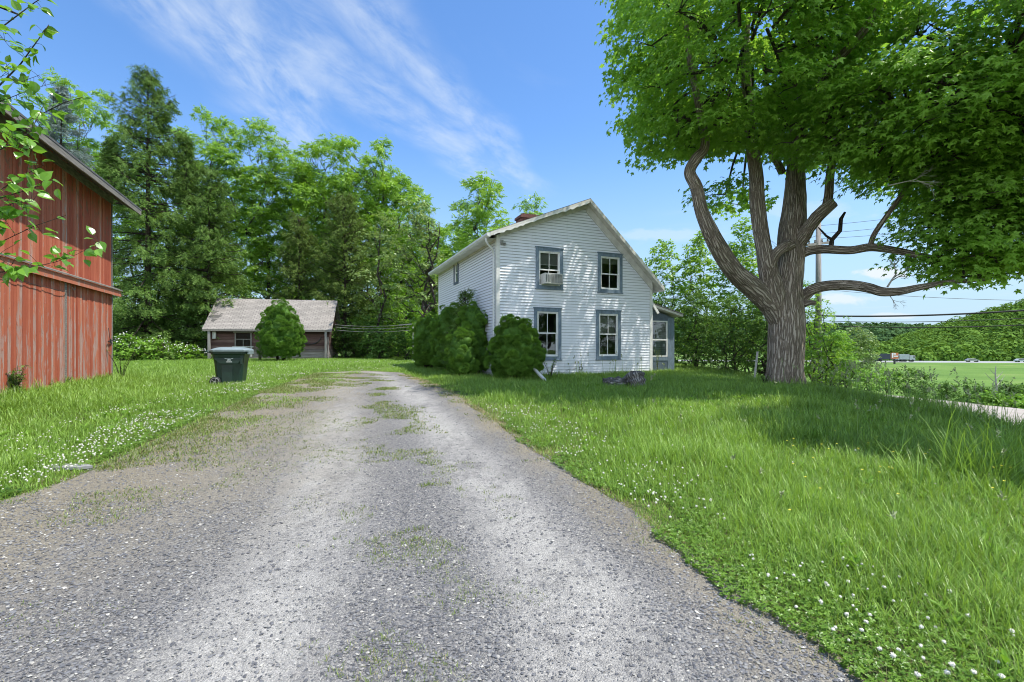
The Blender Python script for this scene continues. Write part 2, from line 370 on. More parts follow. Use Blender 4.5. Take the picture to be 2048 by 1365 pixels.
def gravel_mat(name='gravel', dirt=True):
    m, t, b = mat(name); g = t.node('ShaderNodeTexCoord').outputs['Object']
    st = t.node('ShaderNodeAttribute', attribute_name='st').outputs['Vector']
    S, Q = t.xyz(st)[:2]                       # metres from the right edge, metres from the left edge
    vc = t.voro(g, 80, out=1); ve = t.voro(g, 80, 'DISTANCE_TO_EDGE'); vc2 = t.voro(g, 190, out=1); vc3 = t.noise(g, 34, 3)
    r1 = t.xyz(vc)[0]; r2 = t.xyz(vc2)[1]; r3 = vc3
    stone = t.ramp(r1, [(0, (.085, .085, .09)), (.35, (.165, .165, .168)), (.7, (.24, .235, .228)), (.9, (.33, .315, .285)), (1, (.45, .43, .39))])
    fine = t.ramp(r2, [(0, (.115, .115, .115)), (.5, (.225, .22, .21)), (1, (.36, .345, .31))])
    c = t.mix(t.gr(r3, .42, .58), fine, stone)
    # pale worn wheel tracks, broken by noise
    nz1 = t.noise(t.mapping(g, scale=(1.2, .5, 1)), 1.7, 6, .68); nz2 = t.noise(g, 9, 5, .7)
    def track(c0, wd): return t.gr(t.math('ABSOLUTE', t.math('SUBTRACT', t.math('ADD', S, t.math('MULTIPLY', t.math('SUBTRACT', nz1, .5), .7)), c0)), wd, .05)
    tr = t.math('MAXIMUM', track(.98, .66), t.math('MULTIPLY', track(2.55, .72), .95))
    tr = t.math('MULTIPLY', tr, t.gr(t.math('ADD', t.math('MULTIPLY', nz1, .55), t.math('MULTIPLY', nz2, .45)), .34, .58))
    c = t.mix(1, c, (.96, .96, .965), 'MULTIPLY'); c = t.mix(t.math('MULTIPLY', tr, .66), c, t.mix(r2, (.36, .35, .325), (.60, .58, .53)))
    # dusty earth with dry grass along the left edge
    if dirt:
        dn = t.noise(t.mapping(g, scale=(1.5, .6, 1)), 2.2, 7, .7)
        ed = t.math('MULTIPLY', t.gr(Q, 3.6, .6), t.gr(t.math('ADD', dn, t.math('MULTIPLY', t.gr(Q, 2.2, 0), .22)), .28, .54))
        ed2 = t.math('MULTIPLY', t.gr(S, .62, .05), t.gr(dn, .32, .58))
        ed = t.math('MAXIMUM', ed, ed2)
        soil = t.ramp(t.noise(g, 55, 5, .75), [(.3, (.14, .12, .085)), (.5, (.27, .235, .165)), (.75, (.43, .39, .29))])
        c = t.mix(t.math('MULTIPLY', ed, .78), c, soil)
    big = t.noise(g, .5, 4, .6)
    c = t.mix(1, c, t.ramp(big, [(.3, (.82, .82, .84)), (.7, (1, 1, 1))]), 'MULTIPLY')
    t.put(b.inputs['Base Color'], c); b.inputs['Roughness'].default_value = .85; b.inputs['Specular IOR Level'].default_value = .25
    h = t.math('ADD', t.math('MULTIPLY', t.gr(ve, 0, .35), .8), t.math('MULTIPLY', r2, .35))
    bump(t, b, t.math('ADD', h, t.math('MULTIPLY', nz2, .8)), .7, .012); return m
M['gravel'] = gravel_mat()
def stone_mat():
    m, t, b = mat('loose_stone'); a = t.node('ShaderNodeAttribute', attribute_name='rnd').outputs['Fac']
    t.put(b.inputs['Base Color'], t.ramp(a, [(0, (.07, .072, .08)), (.45, (.15, .152, .16)), (.8, (.23, .228, .22)), (.94, (.34, .325, .29)), (1, (.50, .48, .43))]))
    b.inputs['Roughness'].default_value = .75; return m
M['stone'] = stone_mat()
def lowroad_mat():
    m, t, b = mat('lower_road_surface'); g = t.node('ShaderNodeTexCoord').outputs['Object']
    c = t.ramp(t.noise(g, 1.4, 7, .7), [(.3, (.25, .215, .17)), (.5, (.33, .29, .245)), (.7, (.40, .365, .32))])
    t.put(b.inputs['Base Color'], c); b.inputs['Roughness'].default_value = .95; return m
M['lowroad'] = lowroad_mat()

def siding_mat():
    m, t, b = mat('white_clapboard'); g = t.node('ShaderNodeTexCoord').outputs['Object']
    a = t.noise(t.mapping(g, scale=(.5, .5, 9)), 1.2, 5, .6); d = t.noise(t.mapping(g, scale=(9, 9, .7)), 1.1, 6, .7)
    low = t.gr(t.xyz(g)[2], .9, -.1)
    dirt = t.math('MULTIPLY', t.gr(d, .5, .75), t.math('ADD', t.math('MULTIPLY', low, .45), .12))
    c = t.ramp(a, [(.3, (.74, .75, .79)), (.7, (.80, .81, .85))])
    c = t.mix(dirt, c, (.33, .32, .27))
    lap_shade = t.math('LESS_THAN', t.node('ShaderNodeAttribute', attribute_name='rnd').outputs['Fac'], -.5)
    c = t.mix(lap_shade, c, (.33, .335, .34))      # shadow lines under the laps, painted in as darker grey
    t.put(b.inputs['Base Color'], c); b.inputs['Roughness'].default_value = .5; b.inputs['Specular IOR Level'].default_value = .35
    bump(t, b, t.noise(t.mapping(g, scale=(2, 2, 30)), 3, 4), .08, .01); return m
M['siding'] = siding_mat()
M['trim'] = plain('aged_white_trim', (.70, .69, .65), .6, .12, 3, stretch=(1, 1, 3), bmp=.1)
M['soffit'] = plain('dingy_white_board', (.62, .60, .54), .7, .18, 4, bmp=.15)
M['blue'] = plain('faded_blue_paint', (.145, .195, .245), .65, .28, 9, bmp=.25, stretch=(1, 1, .5))
M['blue_dark'] = plain('dark_blue_porch_paint', (.085, .115, .15), .65, .25, 6, bmp=.2)
M['white'] = plain('white_sash_paint', (.74, .74, .71), .5, .06)
M['gutter'] = plain('grey_white_gutter', (.66, .66, .63), .5, .15, 4)
M['ac'] = plain('cream_plastic', (.62, .60, .54), .5, .05)
M['ac_dark'] = plain('ac_grille_grey', (.16, .16, .155), .6, .2, 30)
M['curtain'] = plain('window_shade_cloth', (.42, .42, .38), .9, .2, 3)
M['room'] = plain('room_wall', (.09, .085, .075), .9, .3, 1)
M['metal'] = plain('dull_metal', (.35, .35, .34), .45, .2, 9, .6)
M['dark_metal'] = plain('dark_iron', (.05, .05, .05), .6, .3, 9, .5)
M['cable'] = plain('black_cable', (.02, .02, .02), .7)
M['grey_cable'] = plain('grey_wire', (.13, .13, .13), .6)
def glass_mat(name='window_glass', tint=(.62, .66, .64)):
    m, t, b = mat(name); t.n.remove(b); g = t.node('ShaderNodeTexCoord').outputs['Object']
    gl = t.node('ShaderNodeBsdfGlossy'); gl.inputs['Roughness'].default_value = .015; t.put(gl.inputs[0], (.9, .95, .95))
    bp = t.node('ShaderNodeBump'); bp.inputs['Strength'].default_value = .12; bp.inputs['Distance'].default_value = .02
    t.put(bp.inputs['Height'], t.noise(g, 2.2, 2)); t.l.new(bp.outputs[0], gl.inputs['Normal'])
    tr = t.node('ShaderNodeBsdfTransparent'); t.put(tr.inputs[0], tint)
    fr = t.node('ShaderNodeFresnel'); fr.inputs[0].default_value = 1.55; t.l.new(bp.outputs[0], fr.inputs['Normal'])
    mx = t.node('ShaderNodeMixShader'); t.l.new(t.math('MULTIPLY', fr.outputs[0], 1.6, clamp=True), mx.inputs[0])
    t.l.new(tr.outputs[0], mx.inputs[1]); t.l.new(gl.outputs[0], mx.inputs[2]); t.l.new(mx.outputs[0], t.n['Material Output'].inputs[0])
    return m
M['glass'] = glass_mat(); M['clear'] = glass_mat('porch_glass', (.86, .88, .87))
def shingle_mat(name, c0, c1, sc=1.):
    m, t, b = mat(name); g = t.node('ShaderNodeTexCoord').outputs['Object']
    br = t.node('ShaderNodeTexBrick'); br.offset = .5
    X_, Y_, Z_ = t.xyz(g)[:3]; cb = t.node('ShaderNodeCombineXYZ')
    t.put(cb.inputs[0], X_); t.put(cb.inputs[1], t.math('MULTIPLY', Z_, 1.49))
    t.put(br.inputs['Vector'], cb.outputs[0]); br.inputs['Scale'].default_value = 1/sc
    br.inputs['Brick Width'].default_value = .34; br.inputs['Row Height'].default_value = .145; br.inputs['Mortar Size'].default_value = .011
    br.inputs['Mortar Smooth'].default_value = .2
    t.put(br.inputs['Color1'], c0); t.put(br.inputs['Color2'], c1); t.put(br.inputs['Mortar'], tuple(c*.35 for c in c0))
    n = t.noise(g, 1.1, 6, .7); st = t.noise(t.mapping(g, scale=(3, 1, .4)), 1.5, 5, .7)
    c = t.mix(.8, br.outputs[0], t.ramp(n, [(.3, (.72, .72, .7)), (.7, (1.1, 1.08, 1.05))]), 'MULTIPLY')
    c = t.mix(t.math('MULTIPLY', t.gr(st, .56, .74), .5), c, (.12, .11, .09))
    t.put(b.inputs['Base Color'], c); b.inputs['Roughness'].default_value = .95; b.inputs['Specular IOR Level'].default_value = .1
    bump(t, b, t.math('ADD', br.outputs[1], t.math('MULTIPLY', t.noise(g, 60, 3), -.4)), -.5, .02); return m
M['shingle'] = shingle_mat('grey_shingle', (.265, .245, .225), (.32, .295, .27))
M['darkroof'] = plain('dark_roof_shingle', (.10, .10, .10), .95, .3, 14, bmp=.4)
def barn_mat():
    m, t, b = mat('peeling_red_boards'); g = t.node('ShaderNodeTexCoord').outputs['Object']
    a = t.node('ShaderNodeAttribute', attribute_name='rnd').outputs['Fac']
    X_, Y_, Z_ = t.xyz(g)[:3]
    oz = t.node('ShaderNodeCombineXYZ'); t.put(oz.inputs[2], t.math('MULTIPLY', a, 13)); 
    add = t.node('ShaderNodeVectorMath', operation='ADD'); t.put(add.inputs[0], g); t.l.new(oz.outputs[0], add.inputs[1])
    grain = t.noise(t.mapping(add.outputs[0], scale=(16, 16, 1.3)), 1.7, 7, .72, .5)
    patch = t.noise(t.mapping(add.outputs[0], scale=(4, 4, 1.0)), 1.4, 6, .72, .7)
    red = t.ramp(t.math('ADD', t.math('MULTIPLY', a, .5), t.math('MULTIPLY', patch, .5)), [(.2, (.32, .07, .038)), (.5, (.46, .13, .07)), (.8, (.55, .23, .14))])
    wood = t.ramp(t.noise(t.mapping(add.outputs[0], scale=(30, 30, 1.6)), 1.5, 6, .7), [(.3, (.20, .155, .135)), (.52, (.38, .31, .28)), (.72, (.55, .48, .44))])
    low = t.math('ADD', t.gr(Z_, 3.2, .9, -.045, .035), t.gr(Z_, .7, .0, 0, .04))
    msk = t.gr(t.math('ADD', t.math('ADD', t.math('MULTIPLY', grain, .28), t.math('MULTIPLY', patch, .72)), t.math('ADD', low, t.math('MULTIPLY', t.math('SUBTRACT', a, .5), .18))), .53, .60)
    c = t.mix(t.math('MULTIPLY', msk, .66), red, wood)
    # flaked dark wood high up, under the eave
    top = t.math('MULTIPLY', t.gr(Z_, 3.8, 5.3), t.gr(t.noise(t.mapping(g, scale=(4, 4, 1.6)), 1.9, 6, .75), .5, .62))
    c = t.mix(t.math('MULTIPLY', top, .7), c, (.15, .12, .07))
    dots = t.gr(t.voro(t.mapping(g, scale=(1, 1, .6)), 6.5), .10, .04)
    c = t.mix(t.math('MULTIPLY', dots, .5), c, (.08, .03, .02))
    t.put(b.inputs['Base Color'], c); b.inputs['Roughness'].default_value = .85; b.inputs['Specular IOR Level'].default_value = .2
    bump(t, b, t.math('ADD', grain, t.math('MULTIPLY', msk, -.5)), .6, .012); return m
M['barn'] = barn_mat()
M['barn_grey'] = plain('weathered_grey_wood', (.20, .18, .155), .9, .4, 3, bmp=.5, stretch=(12, .8, 12))
M['frieze'] = plain('mossy_flaking_board', (.17, .17, .12), .9, .5, 5, bmp=.6, stretch=(3, .8, 3))
def shed_mat():
    m, t, b = mat('dark_red_brown_boards'); g = t.node('ShaderNodeTexCoord').outputs['Object']
    a = t.node('ShaderNodeAttribute', attribute_name='rnd').outputs['Fac']
    gr_ = t.noise(t.mapping(g, scale=(1, 14, 14)), 1.8, 6, .7, .3)
    c = t.ramp(t.math('ADD', t.math('MULTIPLY', gr_, .6), t.math('MULTIPLY', a, .4)), [(.25, (.04, .02, .017)), (.5, (.10, .048, .038)), (.72, (.20, .13, .105))])
    low = t.math('MULTIPLY', t.gr(t.xyz(g)[2], 1.0, .35), .8)
    c = t.mix(low, c, t.ramp(gr_, [(.3, (.17, .14, .12)), (.7, (.45, .41, .37))]))
    t.put(b.inputs['Base Color'], c); b.inputs['Roughness'].default_value = .9; bump(t, b, gr_, .6, .01); return m
M['shed'] = shed_mat()
M['brick'] = plain('chimney_brick', (.15, .065, .05), .9, .35, 9, bmp=.4)
M['bin'] = plain('dark_green_plastic', (.012, .034, .024), .38, .2, 5, spec=.5)
M['lid'] = plain('grey_green_lid_plastic', (.20, .25, .26), .45, .2, 4)
M['slab'] = plain('grey_slab', (.24, .24, .235), .9, .2, 12, bmp=.3)
M['mark'] = plain('white_print', (.62, .66, .63), .6, .2, 40)
M['rubber'] = plain('black_tyre', (.02, .02, .02), .7)
M['pole'] = plain('weathered_pole_wood', (.27, .25, .23), .9, .3, 3, bmp=.4, stretch=(8, 8, .5))
M['stake'] = plain('pale_wood_stake', (.47, .45, .41), .9, .25, 5, bmp=.4, stretch=(6, 6, 1))
M['log'] = bark('weathered_log', (.05, .045, .04), (.22, .205, .19), (.50, .48, .45), 1.8, 5)
M['concrete'] = plain('foundation_stone', (.20, .19, .17), .9, .3, 6, bmp=.4)
M['asphalt'] = plain('highway_surface', (.27, .27, .27), .9, .15, .2)
M['truckdark'] = plain('dark_blue_trailer_paint', (.03, .04, .065), .5, .3, .6)
M['truckwhite'] = plain('white_vehicle_paint', (.40, .42, .44), .4, .15, .6)
M['orange'] = plain('orange_sign_paint', (.50, .16, .07), .6, .1, .5)
M['signwhite'] = plain('white_sign_paint', (.66, .66, .68), .6, .12, .5)
M['copper'] = plain('green_lantern_metal', (.08, .20, .17), .6, .2, 12, .3)
M['lampglass'] = plain('frosted_lantern_glass', (.45, .55, .5), .3, .1)

# ------------------------------------------------------------------ ground, driveway, roads, hills
def grid_obj(name, xs, ys, zf, m, uvf=None, lift=0., smooth=True):
    gx, gy = np.meshgrid(xs, ys); gz = zf(gx, gy)+lift
    v = np.stack([gx, gy, gz], -1).reshape(-1, 3); nx, ny = len(xs), len(ys)
    i = np.arange((ny-1)*(nx-1)); r, c = i//(nx-1), i % (nx-1); a = r*nx+c
    L = np.stack([a, a+1, a+nx+1, a+nx], 1).ravel()
    me = raw_mesh(name, v, L, i*4, smooth, uv=None if uvf is None else uvf(v))
    return link_mesh(name, me, m, None)
def spaced(a, b, d0, g):
    o = [a]; d = d0
    while o[-1] < b: o.append(o[-1]+d); d *= g
    return o
xs = np.array([-x for x in spaced(6, 2500, .5, 1.07)[::-1]]+list(np.arange(-5.5, 16, .25))+spaced(16, 2500, .4, 1.05))
ys = np.array([-y for y in spaced(1, 1500, .6, 1.12)[::-1]]+list(np.arange(-.5, 26, .25))+spaced(26, 3500, .4, 1.055))
tag(grid_obj('ground', xs, ys, ground_z, M['ground']), kind='structure')

def build_drive():
    ys = np.concatenate([np.arange(-3, 21.2, .1), [21.2]]); nc = 46; V = []; ST = []
    for y in ys:
        l, r = drive_l(y), drive_r(y)
        l += .35*(n2(y, 0, .9, 5)-.5)*2; r += .12*(n2(y, 3, 1.5, 9)-.5)*2
        if y > 19.6:                      # rounded far end
            k = math.sqrt(max(0., 1-((y-19.6)/1.6)**2)); c = (l+r)/2; l, r = c+(l-c)*k, c+(r-c)*k
        for j in range(nc):
            x = l+(r-l)*j/(nc-1); V.append((x, y, float(ground_z(x, y))+.006)); ST.append((drive_r(y)-x, x-drive_l(y), 0))
    V = np.array(V); V[:, 2] += .018*(n2(V[:, 0], V[:, 1], 1.3, 2)-.2)
    ny = len(ys); i = np.arange((ny-1)*(nc-1)); r_, c_ = i//(nc-1), i % (nc-1); a = r_*nc+c_
    me = raw_mesh('driveway', V, np.stack([a, a+1, a+nc+1, a+nc], 1).ravel(), i*4, True, uv=ST)
    o = link_mesh('driveway', me, M['gravel'], None); tag(o, kind='structure')
build_drive()
def strip_road(name, ys, cx, half, m, lift):
    V = []; nc = 15
    for y in ys:
        for j in range(nc):
            x = cx(y)-half+2*half*j/(nc-1)+.25*(float(n2(y, 1, .5, 4))-.5); V.append((x, y, float(ground_z(x, y))+lift))
    ny = len(ys); i = np.arange((ny-1)*(nc-1)); r_, c_ = i//(nc-1), i % (nc-1); a = r_*nc+c_
    me = raw_mesh(name, V, np.stack([a, a+1, a+nc+1, a+nc], 1).ravel(), i*4, True)
    tag(link_mesh(name, me, m, None), kind='structure')
strip_road('lower_road', np.arange(-10, 72, .5), lroad_x, 3.3, M['lowroad'], .03)
hw = MB()
hxs = np.arange(-300, 700, 20.)
def hwy_y(x): return 262-.31*x+.00022*x*x
hv = [(x, hwy_y(x)-8, -4.3) for x in hxs]+[(x, hwy_y(x)-5, -3.78) for x in hxs]+[(x, hwy_y(x)+8, -3.72) for x in hxs]+[(x, hwy_y(x)+12, -4.4) for x in hxs]
n_ = len(hxs); hw.add(hv, [(r*n_+i, r*n_+i+1, (r+1)*n_+i+1, (r+1)*n_+i) for r in range(3) for i in range(n_-1)])
tag(hw.build('highway', M['asphalt']), kind='structure')

def hill_h(x, y):
    """near wooded ridge on the right and the long far ridge"""
    x = np.asarray(x, float); y = np.asarray(y, float)
    u = x/np.maximum(y, 1)                                    # bearing
    dist = np.hypot(x, y)
    prof = np.interp(u, [.3, .62, .75, .79, .835, .89, .937, .99, 1.06, 1.25, 1.6, 2.5], [-4, -3, 4, 13, 19.5, 26.5, 32, 38, 44, 60, 75, 50])
    near = (prof-3.5)*sst(315, 620, dist)*(1-.5*sst(760, 1050, dist))-4
    fp = np.interp(u, [-3, -1, 0, .55, .65, .78, .86, .95, 1.2, 2], [90, 120, 100, 66, 60, 61, 56, 42, 30, 60])
    far = (fp-5)*sst(820, 1180, y+.05*x)-4
    near = np.where(u < .62, -4, near)
    return np.maximum(near, far)+3*(n2(x, y, .012, 8)-.5)*sst(300, 500, dist)
hx = np.concatenate([np.arange(-2400, 200, 60), np.arange(200, 1500, 20), np.arange(1500, 2500, 60)])
hy = np.arange(250, 2400, 20.)
M['hill'] = plain('wooded_hill_floor', (.035, .075, .02), .95, .3, .02)
tag(grid_obj('hills', hx, hy, lambda x, y: hill_h(x, y)-1.2, M['hill']), kind='structure')
def forest(name, label, xr, yr, step, rad, quads, qs, m, ok, seed, r0=.0):
    rng = np.random.default_rng(seed)
    gx, gy = np.meshgrid(np.arange(*xr, step), np.arange(*yr, step)); x = gx.ravel()+rng.uniform(-.5, .5, gx.size)*step; y = gy.ravel()+rng.uniform(-.5, .5, gx.size)*step
    k = ok(x, y); x, y = x[k], y[k]; n = len(x)
    rr = rng.uniform(.75, 1.3, n)*rad; z = hill_h(x, y)-1+rng.uniform(-.2, .5, n)*rad
    d = nz(rng.normal(size=(n, quads, 3))); d[..., 2] = np.abs(d[..., 2])*1.1-.25
    lump = .75+.5*vnoise((d*1.7+rng.random((n, 1, 3))*30))
    P = np.stack([x, y, z], 1)[:, None]+d*lump[..., None]*rr[:, None, None]*np.array([1, 1, 1.25])
    nn = d+rng.normal(size=d.shape)*.35+np.array([0, 0, .3]); t = rng.normal(size=d.shape)
    rn = np.clip(np.repeat(rng.random(n)[:, None], quads, 1)*.8+rng.random((n, quads))*.2, 0, 1)
    c = Cloud(); s_ = rng.uniform(.7, 1.3, (n, quads))*qs
    c.add([(-.5, -.35, 0), (.1, -.6, 0), (.5, 0, .1), (.15, .5, 0), (-.45, .4, .1)], [(0, 1, 2, 3, 4)], P.reshape(-1, 3), nn.reshape(-1, 3), t.reshape(-1, 3), s_.ravel(), rn.ravel())
    tag(c.build(name, m), label, 'woods', kind='stuff')
forest('hillside_forest', 'sunlit green woods covering the near hill behind the field', (140, 900), (190, 600), 10., 6.0, 150, 1.3, M['forest'],
       lambda x, y: (x > .60*y) & (x < 1.6*y) & (y > hwy_y(x)+16) & (np.hypot(x, y) > 285) & (np.hypot(x, y) < 780), 5)
forest('distant_forest', 'darker woods on the distant ridge seen under the maple bough', (-200, 1450), (780, 1210), 15, 9.5, 38, 4.6, M['forest_far'],
       lambda x, y: (x > -.15*y) & (x < 1.15*y), 6)
# ------------------------------------------------------------------ foliage templates
ML = [(0, .32, .04)]
_o = [(-90+0, .32)]
_angs = [(-78, .36, 0), (-28, .62, -.10), (-2, .40, .02), (28, .88, -.08), (58, .46, .03), (90, 1.05, -.12), (122, .46, .03), (152, .88, -.08), (182, .40, .02), (208, .62, -.10), (258, .36, 0)]
for a_, r_, z_ in _angs: ML.append((r_*.62*math.cos(R(a_)), .32+r_*.62*math.sin(R(a_)), z_))
MLF = [(0, 1, 2, 3), (0, 3, 4, 5), (0, 5, 6, 7), (0, 7, 8, 9), (0, 9, 10, 11)]
OV = [(0, 0, 0), (.2, .22, .05), (.27, .5, .07), (.15, .82, .03), (0, 1.05, -.06), (-.15, .82, .03), (-.27, .5, .07), (-.2, .22, .05), (0, .5, 0)]
OVF = [(0, 1, 2, 8), (8, 2, 3, 4), (0, 8, 6, 7), (8, 4, 5, 6)]
Q4 = [(0, -.1, 0), (.32, .38, .05), (0, 1, -.04), (-.32, .38, .05)]; Q4F = [(0, 1, 2, 3)]
def pinnate(n=4):
    V = []; Fc = []
    for i in range(n):
        y = .12+.72*i/n
        for sgn in (-1, 1):
            b = len(V); L = .42-.05*i; a = (sgn*(.02), y, 0); tip = (sgn*L, y+.14, -.12-.03*i); m1 = (sgn*L*.55, y-.05, -.01); m2 = (sgn*L*.5, y+.16, -.02)
            V += [a, m1, tip, m2]; Fc.append((b, b+1, b+2, b+3))
    b = len(V); V += [(0, .78, 0), (.1, .95, -.05), (0, 1.25, -.18), (-.1, .95, -.05)]; Fc.append((b, b+1, b+2, b+3))
    return V, Fc
PIN, PINF = pinnate()
def spray(n=5, w=.17):
    V = []; Fc = []
    for i in range(n):
        y = i/n; k = 1-.55*y
        for sgn in (-1, 1):
            b = len(V); V += [(0, y, .01), (sgn*w*k, y+.24, -.03), (0, y+.15, .02)]; Fc.append((b, b+1, b+2))
    b = len(V); V += [(-.025, 0, 0), (.025, 0, 0), (0, 1.12, 0)]; Fc.append((b, b+1, b+2))
    return V, Fc
SPR, SPRF = spray(); SPR2, SPR2F = spray(3, .3)

def obj_tree(name, loc, label, cat='tree', group=None):
    e = empty(name, loc); tag(e, label, cat, group); return e

def limb_pts(a, b, rng, n=6, sag=.0, wob=.08):
    a, b = np.array(a, float), np.array(b, float); L = np.linalg.norm(b-a); o = []
    for i in range(n+1):
        t = i/n; p = a+(b-a)*t; p[2] += math.sin(t*math.pi)*sag*L
        if 0 < i < n: p += rng.normal(size=3)*wob*L/n
        o.append(p)
    return o

def broadleaf(name, label, x, y, H, puffs, seed, leaf='pin', size=.4, per=110, m='walnut', trunk_r=.18, lean=(0, 0), bark_m='bark', group=None, twig=True,
              base=None, hang=.4, tree_cat='tree', forks=1, crown0=.3, part='crown', stem_only=None):
    """puffs: list of (dx, dy, z, r) leafy masses; trunk and limbs are drawn up to them"""
    rng = np.random.default_rng(seed); z0 = float(ground_z(x, y)) if base is None else base
    e = obj_tree(name, (x, y, z0), label, tree_cat, group)
    tb = MB(); stems = []
    for k in range(forks):
        ang = rng.uniform(0, 6.28); sp = 0 if forks == 1 else rng.uniform(.06, .16)*H
        top = np.array([lean[0]+math.cos(ang)*sp, lean[1]+math.sin(ang)*sp, H*.86])
        s0 = np.array([math.cos(ang)*trunk_r*.8, math.sin(ang)*trunk_r*.8, -.25]) if forks > 1 else np.array([0, 0, -.25])
        pts = limb_pts(s0, top, rng, 9, 0, .35); rads = [trunk_r*(1.35 if i == 0 else 1)*(1-.86*i/9) for i in range(10)]
        stems.append((pts, rads)); tb.tube(pts, rads, 8)
    c = Cloud()
    P_, N_, D_ = [], [], []
    for (dx, dy, z, r) in puffs:
        cpt = np.array([dx, dy, z]); st, rd = stems[rng.integers(len(stems))]
        hts = np.array([q[2] for q in st]); j = int(np.clip(np.searchsorted(hts, z-math.hypot(dx, dy)*.75-.3*r), 1, 8))
        if twig:
            l = limb_pts(st[j], cpt+np.array([0, 0, -.1*r]), rng, 5, -.04, .35); r0 = min(rd[j]*.55, .05+.03*r)
            tb.tube(l, [r0*(1-.75*i/5) for i in range(6)], 5)
            for q in range(4):
                a = cpt+nz(rng.normal(size=3))*r*.8; a[2] += .1*r; tb.tube([l[3], (np.array(l[4])+a)/2, a], [r0*.4, r0*.28, r0*.12], 4, False)
        n = int(per*r*r)
        # leaves sit in twig clusters on the upper and outer side of the mass
        nc = max(4, n//9); d = nz(rng.normal(size=(nc, 3))); d[:, 2] = np.where(d[:, 2] < -.35, -d[:, 2], d[:, 2])
        rr = r*(.45+.62*rng.random(nc)**.6)*(.72+.55*vnoise(d*1.6+seed+z))
        cc = cpt+d*rr[:, None]*np.array([1, 1, .78])
        ii = rng.integers(nc, size=n); sp = size*.8
        p = cc[ii]+rng.normal(size=(n, 3))*sp*np.array([.55, .55, .32])
        out = nz(p-cpt); P_.append(p)
        N_.append(out*.55+np.array([0, 0, .75])+rng.normal(size=(n, 3))*.45)
        D_.append((p-cc[ii])*1.4/sp+out*.5+np.array([0, 0, -hang])+rng.normal(size=(n, 3))*.4)
    P_, N_, D_ = map(np.concatenate, (P_, N_, D_)); n = len(P_)
    tv, tf = {'pin': (PIN, PINF), 'q': (Q4, Q4F), 'ov': (OV, OVF), 'maple': (ML, MLF)}[leaf]
    c.add(tv, tf, P_, N_, D_, rng.uniform(.7, 1.25, n)*size, rng.random(n))
    tb.build('trunk' if tree_cat == 'tree' else 'stem', M[bark_m], e, True)
    c.build(part, M[m], e)
    return e

def puffs_for(H, W, z0, n, seed, shape='oval', rmin=.9, rmax=1.7):
    rng = np.random.default_rng(seed); o = []
    for i in range(n):
        t = (i+.5)/n; z = z0+(H-z0)*t**.9
        k = {'oval': math.sin(math.pi*min(1, .12+.88*t))**.55, 'up': (.45+.75*t)*(1 if t < .8 else 1-(t-.8)*3), 'col': .9-.5*max(0, t-.6)}[shape]
        a = i*2.4+rng.uniform(-.4, .4); rad = W*max(k, .12)*rng.uniform(.35, 1)
        r = rng.uniform(rmin, rmax)*(1 if t < .85 else .7)
        o.append((rad*math.cos(a), rad*math.sin(a), z-r*.5, r))
    return o

